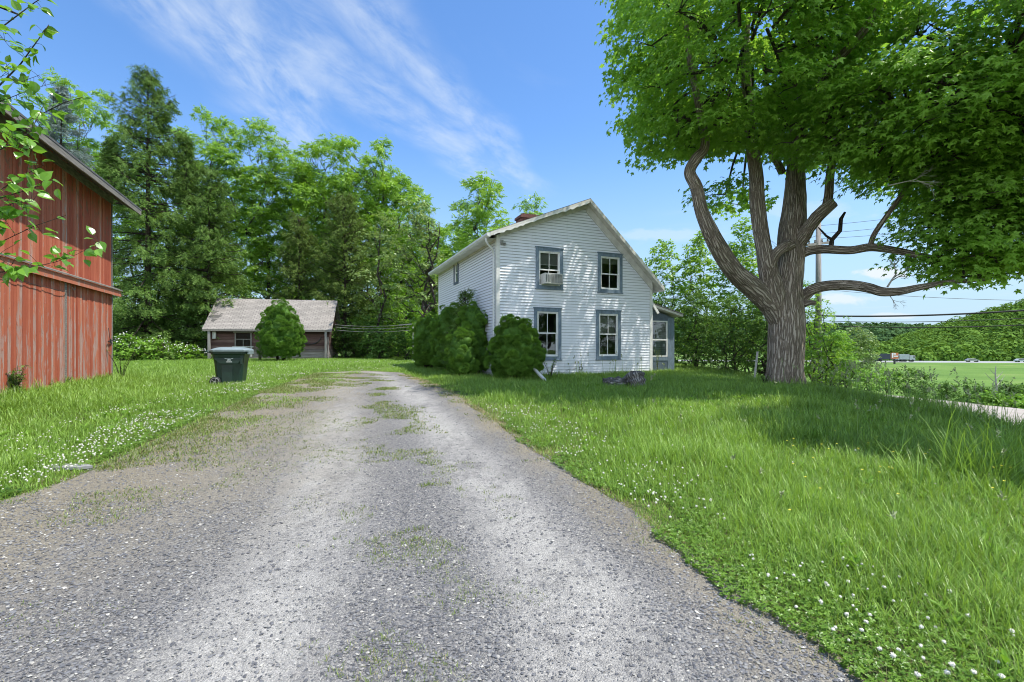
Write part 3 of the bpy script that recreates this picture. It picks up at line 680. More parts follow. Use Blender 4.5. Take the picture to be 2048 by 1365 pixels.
def conifer(name, label, x, y, H, Rb, seed, m='spruce', z0=.06, hang=.5, up=0., per=1., size=.34, step=.33, base=None, tops=(), power=.85, cut=None, group=None):
    """spruce-like tree: whorls of branches with hanging sprays"""
    rng = np.random.default_rng(seed); zb = float(ground_z(x, y)) if base is None else base
    e = obj_tree(name, (x, y, zb), label, 'tree', group)
    tb = MB(); c = Cloud(); PP, NN, DD, SS = [], [], [], []
    stems = [((0, 0), H, 1., 0.)]+[(t[:2], t[2], t[3], t[4]) for t in tops]
    for (ox, oy), Hs, ks, zs in stems:
        path = [(ox*min(1, z/(.5*Hs)), oy*min(1, z/(.5*Hs)), z) for z in np.linspace(max(-.3, zs-.2), Hs, 12)]
        tb.tube(path, [max(.02, H*.013*(1-.93*i/11)) for i in range(12)], 8)
        z = max(H*z0, zs)
        while z < Hs*.985:
            t = z/Hs; L0 = Rb*ks*(1-t)**power*(.9+.2*rng.random())+.15
            bx, by = ox*min(1, z/(.5*Hs)), oy*min(1, z/(.5*Hs))
            for b in range(rng.integers(4, 7)):
                a = rng.uniform(0, 6.283); L = L0*rng.uniform(.62, 1.12); ca, sa = math.cos(a), math.sin(a)
                rise = (.55*(t-.35)+.05)+up; zz = z+rng.uniform(-.15, .15); k = 7
                pts = []
                for i in range(k+1):
                    q = i/k; pts.append((bx+ca*L*q, by+sa*L*q, zz+L*(rise*q-.42*q*q*(1-t)*1.1+.30*max(0, q-.6)**1.4*2)))
                tb.tube(pts, [.012+.010*L*(1-q/k) for q in range(k+1)], 4, False)
                ns = int((9+L*13)*per); q = rng.random(ns)**.75; q = .12+.88*q
                idx = q*k; i0 = np.minimum(idx.astype(int), k-1); f = (idx-i0)[:, None]; A = np.array(pts)
                bp = A[i0]*(1-f)+A[i0+1]*f
                side = rng.choice([-1, 1], ns)*rng.random(ns)**.8*(.06+.30*L*(1.05-q))
                bp = bp+np.stack([-sa*side, ca*side, -np.abs(side)*.35*hang*1.6-rng.random(ns)*hang*.55*min(1, L*.4)], 1)+rng.normal(size=(ns, 3))*.035
                d = np.stack([ca*.7-sa*np.sign(side)*.6, sa*.7+ca*np.sign(side)*.6, np.full(ns, -.25-hang*1.5*rng.random())], 1)+rng.normal(size=(ns, 3))*.3
                PP.append(bp); DD.append(d); NN.append(np.stack([ca*.5+0*q, sa*.5+0*q, .8+0*q], 1)+rng.normal(size=(ns, 3))*.5)
                SS.append(size*rng.uniform(.7, 1.3, ns)*(.75+.4*(1-t)))
            z += step*(.8+.5*rng.random())*(1.1-.45*t)
    P, N, D, S = map(np.concatenate, (PP, NN, DD, SS))
    c.add(SPR2, SPR2F, P, N, D, S, rng.random(len(P)))
    c.add(SPR2, SPR2F, P, np.cross(N, D)+N*.3, D, S*.9, rng.random(len(P)))
    tb.build('trunk', M['conifer_bark'], e, True); c.build('crown', M[m], e)
    return e

def domed_spruce(name, label, x, y, H, W, seed, m='dwarf', lean=0, base=None, lumps=150, tip=.0, ntuft=26000, cat='shrub', patch=None, group=None, cush=1., cs=1.):
    """dwarf spruce: dome of billowing lumps closely covered in short needle tufts"""
    rng = np.random.default_rng(seed); zb = float(ground_z(x, y)) if base is None else base
    e = obj_tree(name, (x, y, zb), label, cat, group)
    nth, nph = 220, 130
    th = np.linspace(0, 2*math.pi, nth, endpoint=False); s = np.linspace(0, 1, nph)
    prof_z = H*(.10+.90*s); prof_r = W*np.interp(s, [0, .1, .28, .5, .7, .85, .95, 1], [.78, .94, 1., .88, .66+.1*(1-tip), .42+.16*(1-tip), .2+.16*(1-tip), 0.02])
    Tn, Sn = np.meshgrid(th, s); rr = np.interp(Sn, s, prof_r)
    px, py, pz = rr*np.cos(Tn), rr*np.sin(Tn), np.interp(Sn, s, prof_z)
    # lumps: cell centres on the surface, each a small billow
    la = rng.uniform(0, 6.283, lumps); ls = rng.random(lumps)**.8; lr = np.interp(ls, s, prof_r)
    LC = np.stack([lr*np.cos(la), lr*np.sin(la), np.interp(ls, s, prof_z)], 1); ramp = rng.uniform(.6, 1.5, lumps)
    def bulge(p):
        best = np.zeros(p.shape[:-1]); R0 = math.sqrt(W*H*6/lumps)*.74
        for c, a in zip(LC, ramp):
            d2 = ((p-c)**2*np.array([1, 1, 1.5])).sum(-1)/(R0*R0*a)
            best = np.maximum(best, np.sqrt(np.clip(1-d2, 0, None))*a**.5)
        return best*R0*.95
    P = np.stack([px, py, pz], -1); nrm = nz(np.stack([np.cos(Tn), np.sin(Tn), .25+.9*Sn], -1))
    g = bulge(P)+.34*W*(fnoise(P*1.5+seed)-.5)+.05*(vnoise(P*13)-.5); P = P+nrm*(g[..., None]-.20*W); P[..., 0] += lean*P[..., 2]
    i = np.arange((nph-1)*nth); r_, c_ = i//nth, i % nth; a = r_*nth+c_; b = r_*nth+(c_+1) % nth
    Vv = P.reshape(-1, 3); core = raw_mesh('branches', Vv*np.array([.90, .90, .95]), np.stack([a, b, b+nth, a+nth], 1).ravel(), i*4, True, np.zeros(len(Vv)))
    link_mesh('branches', core, M[m], e)
    # surface normals by finite differences; the dome is tiled with small cushions of needle tufts
    du = np.roll(P, -1, 1)-np.roll(P, 1, 1); dv = np.gradient(P, axis=0); nn = nz(np.cross(du, dv))
    area = np.linalg.norm(np.cross(du, dv), axis=-1)[:-1].ravel(); nc = int(11.*area.sum()/2*cush); k = rng.choice(len(area), nc, p=area/area.sum())
    r0, c0 = k//nth, k % nth; C = P[r0, c0]; Nn = nn[r0, c0]; cr = rng.uniform(.07, .145, nc)*cs; C = C+Nn*(rng.uniform(-.05, .022, nc)*cs)[:, None]
    per = ntuft//nc; d = nz(rng.normal(size=(nc, per, 3))+Nn[:, None]*1.1+np.array([0, 0, .25])); Pt = (C[:, None]+d*cr[:, None, None]*np.array([1.15, 1.15, .8])).reshape(-1, 3)
    dirn = nz(d.reshape(-1, 3)+rng.normal(size=(nc*per, 3))*.35); sz = rng.uniform(.7, 1.3, nc*per)*.055*cs
    tn = np.cross(dirn, rng.normal(size=dirn.shape)); rn = np.clip(np.repeat(rng.random(nc), per)*.55+rng.random(nc*per)*.45, 0, 1)
    c = Cloud(); c.add(SPR2, SPR2F, Pt, tn, dirn, sz, rn); c.add(SPR2, SPR2F, Pt, np.cross(tn, dirn), dirn, sz*.9, rn)
    q = rng.integers(len(Pt), size=int(60+90*H*W)); d2 = nz(dirn[q]+rng.normal(size=(len(q), 3))*.3+np.array([0, 0, .25]))      # stray shoots
    for k_ in range(3): c.add(SPR2, SPR2F, Pt[q]+d2*.035*k_, np.cross(d2, rng.normal(size=d2.shape)), d2, np.full(len(q), .085*cs), rn[q])
    c.build('foliage', M[m], e)
    tb = MB(); 
    for q in range(5):
        aa = q*1.26+rng.random(); tb.tube([(.12*math.cos(aa), .12*math.sin(aa), -.15), (.3*W*math.cos(aa), .3*W*math.sin(aa), .25*H), (.45*W*math.cos(aa), .45*W*math.sin(aa), .5*H)], [.07, .05, .03], 7)
    tb.build('stem', M['conifer_bark'], e, True)
    return e
# ------------------------------------------------------------------ woods behind
def at(px, Y): return (px-1024)/F*Y
def topH(py, Y, x=None): return CAMZ+(700-py)/F*Y-float(ground_z(at(1024, Y) if x is None else x, Y))
def wood(name, label, px, Y, top, hw, seed, n=26, z0=.22, shape='oval', **kw):
    x = at(px, Y); H = topH(top, Y, x); W = hw/F*Y
    pf = puffs_for(H, W, H*z0, n, seed, shape, kw.pop('rmin', .95), kw.pop('rmax', 1.75))
    return broadleaf(name, label, x, Y, H, pf, seed, **kw)
G = 'tall broadleaf trees of the wood behind the shed'
wood('tree', 'bright green walnut showing above the barn roof, behind the blue spruce', 160, 43, 165, 75, 11, 24, .45, 'up', group=G)
conifer('blue_spruce', 'blue-grey spruce rising just behind the red barn roof', at(122, 35), 35, topH(172, 35), 4.2, 12, m='blue_spruce', hang=.15, up=.12, size=.40, per=1.15, step=.36, power=.8)
conifer('norway_spruce', 'tall dark spruce with drooping boughs, tallest tree left of the shed', at(296, 33), 33, topH(133, 33), 5.0, 13, hang=.95, size=.44, per=.95, tops=((2.2, .6, 15.6, .35, 11.0), (-2.2, -.4, 15.2, .3, 11.0)), power=.62)
conifer('norway_spruce', 'shorter dark spruce whose boughs hang over the left end of the shed roof', at(418, 34.5), 34.5, topH(330, 34), 3.6, 14, hang=.9, size=.42, per=.95, power=.6)
wood('tree', 'tall walnut against the sky just right of the tall spruce', 432, 42, 222, 62, 21, 26, .3, 'up', group=G, trunk_r=.2)
wood('tree', 'tall walnut with a ragged top between the spruce and the dip in the treeline', 520, 43, 246, 52, 22, 24, .28, 'up', group=G, trunk_r=.2)
wood('tree', 'walnut behind the left end of the shed roof', 590, 45, 292, 50, 23, 22, .2, 'up', group=G, trunk_r=.18)
wood('tree', 'tallest walnut right above the middle of the shed roof', 655, 44, 270, 62, 24, 28, .3, 'up', group=G, trunk_r=.22)
wood('tree', 'broad walnut with dark forking limbs right of the shed roof', 730, 43, 278, 72, 25, 30, .35, 'up', group=G, trunk_r=.24, forks=2)
wood('tree', 'walnut with a rounded outer crown sloping down towards the house', 800, 44, 335, 62, 26, 26, .25, 'oval', group=G, trunk_r=.2)
conifer('red_cedar', 'dark feathery cedar standing behind the right end of the shed', at(690, 38.5), 38.5, topH(395, 38.5), 3.4, 31, m='cedar', hang=.25, up=.35, size=.36, per=1.1, power=.5, step=.3)
conifer('red_cedar', 'dark cedar behind the cone-shaped shrub and shed roof', at(598, 39), 39, topH(430, 39), 2.6, 32, m='cedar', hang=.25, up=.35, size=.36, per=1., power=.55, step=.32)
wood('tree', 'slender grey-green tree with several dark stems left of the house', 838, 33, 402, 62, 41, 30, .34, 'oval', leaf='q', size=.2, per=170, m='olive', trunk_r=.16, forks=3, rmin=.6, rmax=1.15)
wood('tree', 'small grey-green tree between the cedar and the slender many-stemmed tree', 765, 35, 420, 45, 42, 22, .3, 'oval', leaf='q', size=.2, per=170, m='olive', trunk_r=.12, forks=2, rmin=.6, rmax=1.1)
wood('tree', 'open-crowned bright tree rising behind the left roof slope of the house', 968, 37, 346, 66, 43, 24, .35, 'oval', m='walnut2', trunk_r=.2, rmin=.7, rmax=1.25)
wood('tree', 'lower bright tree behind the chimney of the house', 1058, 40, 392, 42, 44, 14, .4, 'oval', m='walnut2', trunk_r=.16, rmin=.7, rmax=1.2)
back = [(60, 52, 255, 70, 'broadleaf tree far behind the barn roof'), (250, 52, 300, 70, 'broadleaf tree glimpsed behind the tall dark spruce'), (350, 54, 330, 70, 'leafy tree behind the gap between the two dark spruces'),
        (470, 53, 330, 60, 'back-row tree behind the shorter dark spruce'), (560, 55, 360, 60, 'back-row tree above the left half of the shed roof'), (640, 54, 350, 60, 'back-row tree behind the tallest walnut'),
        (715, 56, 390, 60, 'back-row tree seen between the cedar and the broad walnut'), (790, 52, 420, 55, 'back-row tree seen through the small grey-green tree'), (860, 50, 455, 55, 'back-row tree seen through the many-stemmed tree'),
        (925, 48, 450, 50, 'back-row tree filling the gap beside the left roof edge of the house')]
for k, (px, Y, top, hw, lab) in enumerate(back):
    wood('tree', lab, px, Y, top, hw, 60+k, 22, .06, 'col', size=.5, per=60, m='walnut' if k % 2 else 'bush', group='back row of the wood', rmin=1.3, rmax=2.2)
def shrub(label, px, Y, top, hw, seed, m='bush', size=.14, n=14, per=260, leaf='q', shape='oval', name='shrub', z0=.12, **kw):
    x = at(px, Y); H = topH(top, Y, x); W = hw/F*Y
    pf = puffs_for(H, W, H*z0, n, seed, shape, kw.pop('rmin', .35*max(H, 1)**.5), kw.pop('rmax', .62*max(H, 1)**.5))
    return broadleaf(name, label, x, Y, H, pf, seed, leaf=leaf, size=size, per=per, m=m, trunk_r=.05, forks=3, tree_cat='shrub', part='foliage', **kw)
GU = 'shrubs along the foot of the wood'
for k, (px, Y, top, hw, m_, lab) in enumerate([
    (250, 29, 668, 34, 'bush', 'pale flowering rambling bush beside the barn corner'), (312, 30, 675, 40, 'bush', 'pale flowering bush in front of the tall dark spruce'), (368, 31, 688, 34, 'bush', 'low flowering bush just left of the shed'),
    (285, 33, 610, 50, 'bush_dark', 'dark shrub in the shade under the tall spruce'), (372, 34, 600, 50, 'bush_dark', 'dark shrub behind the left corner of the shed'),
    (690, 36, 640, 34, 'bush_dark', 'dark undergrowth bush beside the right shed corner'), (735, 35, 632, 36, 'bush_dark', 'dark bush with twiggy top, second right of the shed'), (775, 36, 600, 36, 'bush', 'bright sunlit bush under the small grey-green tree'),
    (760, 33, 655, 30, 'bush_dark', 'low shaded bush before the bright sunlit bush'), (815, 34, 640, 36, 'bush_dark', 'shaded bush at the foot of the many-stemmed tree'), (860, 32, 630, 34, 'bush', 'green bush just left of the clipped shrubs by the house'),
    (500, 38, 560, 60, 'bush_dark', 'dark thicket rising behind the left half of the shed roof'), (600, 40, 560, 60, 'bush', 'green thicket behind the cone-shaped shrub'), (710, 40, 560, 60, 'bush_dark', 'dark thicket behind the right shed corner'), (800, 40, 570, 60, 'bush', 'green thicket behind the grey-green trees'),
    (430, 40, 560, 50, 'bush_dark', 'dark thicket under the shorter spruce')]):
    shrub(lab, px, Y, top, hw, 100+k, m_, size=.17, n=16, per=190, group=GU)
# white rose blossoms over the pale bushes
rng = np.random.default_rng(5)
for (px, Y, top, hw, lab) in ((250, 29, 668, 34, 'white blossoms over the bush beside the barn corner'), (312, 30, 675, 40, 'white blossoms over the bush before the tall spruce'), (368, 31, 688, 34, 'white blossoms on the low bush left of the shed')):
    n = 120; a = rng.uniform(0, 6.28, n); r = np.sqrt(rng.random(n))*hw/F*Y*1.2; z = topH(top, Y, at(px, Y))*(1.05-.45*(r/r.max())**2)*rng.uniform(.75, 1.05, n)
    P = np.stack([at(px, Y)+r*np.cos(a), Y+r*np.sin(a), ground_z(at(px, Y)+0*r, Y+0*r)+z], 1)
    c = Cloud(); c.add([(-.5, -.5, 0), (.5, -.5, 0), (.5, .5, 0), (-.5, .5, 0)], [(0, 1, 2, 3)], P, rng.normal(size=P.shape)+[0, -1, 1], rng.normal(size=P.shape), rng.uniform(.03, .06, n), rng.random(n))
    tag(c.build('rose_blossom', M['rose']), lab, 'blossoms', kind='stuff')
# right of the house
GR = 'trees and bushes behind the house porch'
shrub('loose light-green tree showing right behind the right eave of the house', 1325, 27, 480, 48, 131, 'walnut2', .15, 38, 420, group=GR, name='tree', rmin=.4, rmax=.8)
shrub('airy tall tree between the house eave and the left maple limb', 1400, 26, 462, 42, 132, 'walnut2', .15, 40, 420, group=GR, name='tree', rmin=.4, rmax=.8)
shrub('loose bright tree seen between the two left maple limbs', 1490, 25, 440, 44, 133, 'walnut2', .15, 42, 420, group=GR, name='tree', rmin=.4, rmax=.8)
shrub('dark bush behind the porch window', 1330, 26, 590, 52, 134, 'bush_dark', .11, 18, 300, group=GR)
shrub('dark spreading bush just right of the porch', 1395, 22.5, 575, 50, 135, 'bush_dark', .10, 24, 300, group=GR)
shrub('dark spreading bush with grey twigs left of the maple trunk', 1465, 20.5, 590, 52, 136, 'bush_dark', .10, 26, 300, group=GR)
shrub('dense dark bush touching the left side of the maple trunk', 1535, 19, 600, 40, 137, 'bush_dark', .10, 22, 320, group=GR)
shrub('bright leafy bush filling the gap behind the maple trunk', 1590, 24, 560, 45, 138, 'bush', .12, 20, 240, group=GR)
shrub('yellow-green sapling growing up the utility pole right of the maple trunk', 1640, 21.5, 585, 24, 139, 'walnut2', .10, 20, 260, group=GR, z0=.05, rmin=.28, rmax=.5)
shrub('bright sunlit bush right of the maple trunk', 1655, 17.5, 660, 40, 140, 'walnut2', .085, 24, 520, group=GR, rmin=.35, rmax=.6)
shrub('low bright bush spilling down the bank right of the maple', 1690, 16.2, 722, 26, 141, 'bush', .075, 16, 560, group=GR, rmin=.25, rmax=.45)
# valley
GV = 'bushes beside the lower road and field'
shrub('rounded grey-green tree standing at the near edge of the field', 1712, 85, 655, 34, 150, 'olive', .4, 26, 90, group=GV, name='tree')
shrub('grey-green tree hidden partly behind the bright bush at the field edge', 1672, 78, 662, 30, 151, 'bush', .4, 22, 90, group=GV, name='tree')
for k, (px, Y, top, hw, m_, lab) in enumerate([
    (1735, 46, 738, 26, 'bush', 'left bush of the thicket along the far side of the lower road'), (1775, 48, 734, 28, 'bush', 'rounded bush second in the thicket along the lower road'), (1815, 46, 733, 26, 'bush_dark', 'tallest dark bush of the thicket along the lower road'), (1846, 47, 745, 20, 'bush_dark', 'right end bush of the thicket along the lower road'),
    (1892, 43, 762, 15, 'bush_dark', 'small round bush standing alone beside the lower road'), (1938, 44, 758, 20, 'bush_dark', 'dark bush left of the dead sapling'), (1965, 36, 772, 19, 'bush_dark', 'dark bush below the dead sapling'), (2015, 37, 764, 16, 'bush_dark', 'small dark bush right of the dead sapling'),
    (2045, 38, 766, 20, 'bush_dark', 'dark bush at the right edge of the picture'), (1985, 33, 785, 22, 'bush', 'low bright bush in front of the dark bushes by the road'), (2035, 34, 790, 20, 'bush', 'low green bush at the right edge beside the road')]):
    shrub(lab, px, Y, top, hw, 160+k, m_, size=.2, n=15, per=230, group=GV, rmin=.35, rmax=.75)
e = obj_tree('dead_sapling', (at(1992, 37), 37, float(ground_z(at(1992, 37), 37))), 'bare grey sapling sticking up among the roadside bushes', 'tree')
tb = MB(); tb.tube([(0, 0, -.2), (.05, 0, 1.2), (-.05, 0, 2.6), (.0, 0, 3.2)], [.10, .08, .05, .02], 6)
for a, z, L in ((.4, 1.6, .9), (2.8, 1.9, .8), (.2, 2.2, .6), (3.1, 2.5, .5), (1.2, 1.4, .7)): tb.tube([(0, 0, z), (math.cos(a)*L*.6, math.sin(a)*L*.3, z+L*.5), (math.cos(a)*L, math.sin(a)*L*.4, z+L*.95)], [.035, .022, .01], 5)
tb.build('trunk', M['dead'], e)

# trees of the roadside behind the camera, seen only as reflections in the window panes
src = [o for o in COL.objects if o.name.startswith('tree') and o.type == 'EMPTY' and o.get('group') == 'tall broadleaf trees of the wood behind the shed'][:5]
kids = {o: [c for c in COL.objects if c.parent == o] for o in src}
for k, (x, y) in enumerate(((24, -3), (31, -9), (21, -12), (38, -4), (30, -19))):
    o = src[k]; r = o.copy(); COL.objects.link(r); r.location = (x, y, -2.6); r.scale = (1.25, 1.25, .8)
    r['label'] = 'tree behind the camera, mirrored in the house windows'; r['group'] = 'roadside trees behind the camera'
    for c_ in kids[o]: q = c_.copy(); COL.objects.link(q); q.parent = r
# clipped spruces by the house and the cone before the shed
domed_spruce('dwarf_spruce', 'tall cone-shaped dwarf spruce standing alone in front of the shed', at(562, 29.3), 29.3, 3.95, 1.34, 201, m='dwarf', tip=1., lumps=330, ntuft=80000, cs=1.1, cush=1.0)
GD = 'rounded dwarf spruces beside the house'
domed_spruce('dwarf_spruce', 'farthest rounded dwarf spruce in the row beside the house wall', at(858, 22.6), 22.6, 2.6, .82, 202, lumps=190, ntuft=40000, group=GD)
domed_spruce('dwarf_spruce', 'second farthest rounded dwarf spruce in the row by the house', at(900, 20.4), 20.4, 2.85, .82, 203, lumps=200, ntuft=42000, group=GD)
domed_spruce('dwarf_spruce', 'dwarf spruce with bright new growth against the white house corner', at(948, 18.3), 18.3, 2.7, .76, 204, lumps=180, ntuft=40000, group=GD)
domed_spruce('dwarf_spruce', 'low broad dwarf spruce nearest the camera, before the lower left window', at(1030, 15.9), 15.9, 2.05, .90, 205, lumps=210, ntuft=60000, group=GD)
domed_spruce('dwarf_spruce', 'small bright dwarf spruce lump between the two nearest rounded spruces', at(924, 17.2), 17.2, 1.75, .5, 206, lumps=80, ntuft=16000, group=GD)
conifer('spruce_sapling', 'dark spiky spruce sapling poking above the rounded spruces by the house', at(930, 18.9), 18.9, topH(588, 18.9), .85, 207, m='spruce', hang=.05, up=.35, size=.17, per=2.0, step=.16, power=.7)

# ------------------------------------------------------------------ white house
def house():
    O = Vector((-.53, 17.0, .38)); e = empty('farmhouse', O, R(22))
    tag(e, 'white clapboard two-storey farmhouse with blue window frames', 'house')
    Wd, Dp, AP, HL, HA, HR = 6.64, 8.67, 3.60, 5.02, 6.47, 3.66
    PL = (HA-HL)/AP; PR = (HA-HR)/(Wd-AP)
    def topw(u): return HL+PL*u if u < AP else HA-PR*(u-AP)
    wins = {'front_ul': (1.49, 2.60, 3.22, 4.70), 'front_ur': (4.11, 5.22, 3.20, 4.69), 'front_ll': (1.42, 2.53, .62, 2.49), 'front_lr': (4.03, 5.14, .62, 2.48)}
    def clap(mb, umax, topf, holes, place, seed):
        rng = random.Random(seed); p = .106; w0 = .02
        while w0 < HA:
            w1 = w0+p; mb.cur = rng.random()
            segs = []
            # extents of the wall at both heights
            def ext(wv):
                us = [i*umax/400 for i in range(401)]; ok = [u for u in us if topf(u) >= wv-.001]
                return (ok[0], ok[-1]) if ok else None
            e0, e1 = ext(w0), ext(min(w1, HA-.001) if topf is topw else w1)
            if not e0: break
            if not e1: e1 = e0 if topf is not topw else (AP-.01, AP+.01)
            mid = (w0+w1)/2; cuts = sorted([(a+.1, b-.1) for (a, b, c, d) in holes if c+.1 < mid < d-.1])
            lo = e0[0]; lo1 = e1[0]
            for (a, b) in cuts: segs.append((lo, lo1, a, a)); lo = lo1 = b
            segs.append((lo, lo1, e0[1], e1[1]))
            for (a0, a1, b0, b1) in segs:
                pr = .017+rng.uniform(-.002, .003); sg = rng.uniform(-.0015, .0015)
                pr += .006; wl_, wr_ = w0+.011+sg, w0+.011+sg*.3
                mb.add([place(a0, pr, wl_), place(b0, pr, wr_), place(b1, .002, w1), place(a1, .002, w1)], [(0, 1, 2, 3)])
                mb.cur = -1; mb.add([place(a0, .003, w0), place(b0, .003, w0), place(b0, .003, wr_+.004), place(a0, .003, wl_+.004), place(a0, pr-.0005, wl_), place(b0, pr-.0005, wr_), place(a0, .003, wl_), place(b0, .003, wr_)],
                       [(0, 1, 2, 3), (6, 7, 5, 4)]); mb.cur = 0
            w0 = w1
    front = MB(); clap(front, Wd, topw, wins.values(), lambda u, o, w: (u, -o, w), 1)
    side_w = (4.88, 5.64, 3.93, 4.98)
    clap(front, Dp, lambda v: HL, [side_w], lambda v, o, w: (-o, v, w), 2)
    clap(front, Dp, lambda v: HR, [], lambda v, o, w: (Wd+o, v, w), 3)
    clap(front, Wd, topw, [], lambda u, o, w: (u, Dp+o, w), 4)
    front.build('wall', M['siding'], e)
    # dark inside lining (rooms)
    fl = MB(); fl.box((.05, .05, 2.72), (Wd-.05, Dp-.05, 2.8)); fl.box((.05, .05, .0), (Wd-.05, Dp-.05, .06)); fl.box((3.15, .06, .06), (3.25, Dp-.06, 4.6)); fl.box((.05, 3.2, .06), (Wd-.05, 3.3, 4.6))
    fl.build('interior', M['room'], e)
    fd = MB(); fd.box((.03, .03, -.5), (Wd-.03, Dp-.03, .03)); fd.build('foundation', M['concrete'], e)
    # roof
    Tk = .11; of, ob, ol, orr = .34, .3, .36, .34
    z_l = HL-PL*ol; z_r = HR-PR*orr; lift = .1
    rf = MB(); rf.prism([(-ol, z_l+lift), (AP, HA+lift), (Wd+orr, z_r+lift), (Wd+orr, z_r+lift+.05), (AP, HA+lift+.055), (-ol, z_l+lift+.05)], 'y', -of, Dp+ob)
    roof = rf.build('roof', M['darkroof'], e)
    bd = MB(); bd.prism([(-ol+.02, z_l+lift-.06), (AP, HA+lift-.06), (Wd+orr-.02, z_r+lift-.06), (Wd+orr-.02, z_r+lift-.003), (AP, HA+lift-.003), (-ol+.02, z_l+lift-.003)], 'y', -of+.02, Dp+ob-.02)
    bd.build('soffit', M['soffit'], roof)
    rk = MB()
    rk.prism([(-ol, z_l+.0), (AP, HA+.0-.0), (AP, HA+lift+.03), (-ol, z_l+lift+.03)], 'y', -of-.025, -of+.0)
    rk.prism([(AP, HA-.03), (Wd+orr, z_r-.03), (Wd+orr, z_r+lift+.03), (AP, HA+lift+.03)], 'y', -of-.028, -of+.0)
    # deep frieze boards lying against the gable under the rake
    rk.prism([(.1, HL-.12+PL*.1), (AP, HA-.16), (AP, HA+.03), (.1, HL+.03+PL*.1)], 'y', -.045, -.02)
    rk.prism([(AP, HA-.30), (Wd, HR-.30), (Wd, HR+.03), (AP, HA+.03)], 'y', -.05, -.02)
    rk.build('rake_board', M['soffit'], roof)
    fa = MB(); fa.box((-ol-.02, -of, z_l-.03), (-ol+.005, Dp+ob, z_l+lift+.02)); fa.box((Wd+orr-.005, -of, z_r-.04), (Wd+orr+.02, Dp+ob, z_r+lift+.02))
    fa.box((-.035, .1, HL-.22), (-.016, Dp, HL+.0)); fa.build('fascia', M['soffit'], roof)
    sf = MB(); sf.box((-ol, -.02, z_l-.02), (-.02, Dp, z_l-.005)); sf.build('eave_board', M['soffit'], roof)
    fr = MB()      # torn drip edge along the left rake
    rr = random.Random(3); u = -.25; top_, bot_ = [], []
    while u < AP-.05:
        hh = rr.uniform(.0, .05) if rr.random() < .6 else 0
        top_.append((u, -of-.031, HL+PL*u+.05)); bot_.append((u, -of-.031, HL+PL*u-hh)); u += rr.uniform(.03, .12)
    n_ = len(top_); fr.add(top_+bot_, [(i, i+1, n_+i+1, n_+i) for i in range(n_-1)])
    fr.build('torn_edge', M['trim'], roof)
    ch = MB(); ch.box((2.05, 2.6, 4.9), (2.95, 3.2, 6.50)); ch.box((2.0, 2.55, 6.50), (3.0, 3.25, 6.60)); ch.box((2.07, 2.62, 6.60), (2.93, 3.18, 6.66))
    for k in range(8): ch.box((2.07+.1*k, 2.63, 6.66), (2.14+.1*k, 2.73, 6.66+rr.uniform(.01, .05)))
    ch.build('chimney', M['brick'], roof)
    # corner boards
    cb = MB(); cb.box((-.028, -.028, 0), (.10, .03, HL-.02)); cb.box((-.028, .03, 0), (-.003, .12, HL-.02)); cb.build('corner_board', M['trim'], e); cb = MB(); cb.box((Wd-.10, -.028, 0), (Wd+.028, .03, HR-.02)); cb.box((Wd+.003, .03, 0), (Wd+.028, .12, HR-.02)); cb.build('corner_board', M['trim'], e); cb = MB(); cb.box((-.028, Dp-.1, 0), (.0, Dp+.028, HL-.02))
    cb.build('corner_board', M['trim'], e)
    # gutter and downspout on the left eave
    gt = MB(); gt.prism([(-ol-.14, z_l+.09), (-ol-.15, z_l+.02), (-ol-.10, z_l-.04), (-ol-.02, z_l-.04), (-ol-.02, z_l+.0), (-ol-.09, z_l+.0), (-ol-.125, z_l+.03), (-ol-.125, z_l+.09)], 'y', -of-.04, Dp+ob)
    gt.prism([(-ol-.14, z_l+.09), (-ol-.15, z_l+.02), (-ol-.10, z_l-.04), (-ol-.02, z_l-.04), (-ol-.02, z_l+.09)], 'y', -of-.05, -of-.041)
    g = gt.build('gutter', M['gutter'], e)
    ds = MB(); ds.tube([(-ol-.08, -.12, z_l-.02), (-ol-.08, -.12, z_l-.14), (-ol-.02, -.10, z_l-.24), (-.16, -.02, z_l-.40), (-.11, .06, z_l-.52), (-.10, .08, z_l-.7), (-.10, .08, 2.5), (-.10, .08, .3), (-.13, .02, .16), (-.3, -.3, .06)], .036, 8)
    ds.build('downspout', M['gutter'], g, True)
    # windows
    def window(key, sash_split=.5, muntin=True, shade=0., open_=0, outer=True):
        a, b, c, d = wins[key]; cs = .125
        f = MB(); o = -.048
        f.box((a, o, c-.01), (a+cs, -.004, d)); f.box((b-cs, o, c-.01), (b, -.004, d)); f.box((a+cs, o+.003, d-cs), (b-cs, -.004, d)); f.box((a+cs, o+.003, c-.01), (b-cs, -.004, c+cs-.02))
        f.box((a-.03, o-.02, d), (b+.03, -.004, d+.03)); f.box((a-.02, o-.02, c-.045), (b+.02, -.004, c-.01))
        fo = f.build('window', M['blue'], e, bevel=.004)
        ia, ib, ic, id_ = a+cs, b-cs, c+cs-.02, d-cs; mid = ic+(id_-ic)*sash_split
        s = MB(); t = .045
        s.box((ia, -.03, ic), (ia+t*.6, .06, id_)); s.box((ib-t*.6, -.03, ic), (ib, .06, id_)); s.box((ia+t*.6, -.03, id_-.03), (ib-t*.6, .06, id_)); s.box((ia+t*.6, -.033, ic), (ib-t*.6, .06, ic+.028))
        la, lb = ia+t*.6, ib-t*.6
        def sash(z0, z1, y):
            s.box((la, y, z0), (la+t, y+.03, z1)); s.box((lb-t, y, z0), (lb, y+.03, z1)); s.box((la+t, y, z0), (lb-t, y+.03, z0+t)); s.box((la+t, y, z1-t*.8), (lb-t, y+.03, z1))
            if muntin: s.box(((la+lb)/2-.011, y+.003, z0+t), ((la+lb)/2+.011, y+.027, z1-t*.8))
        up = (mid-.02, id_-.03)
        sash(up[0], up[1], -.004)
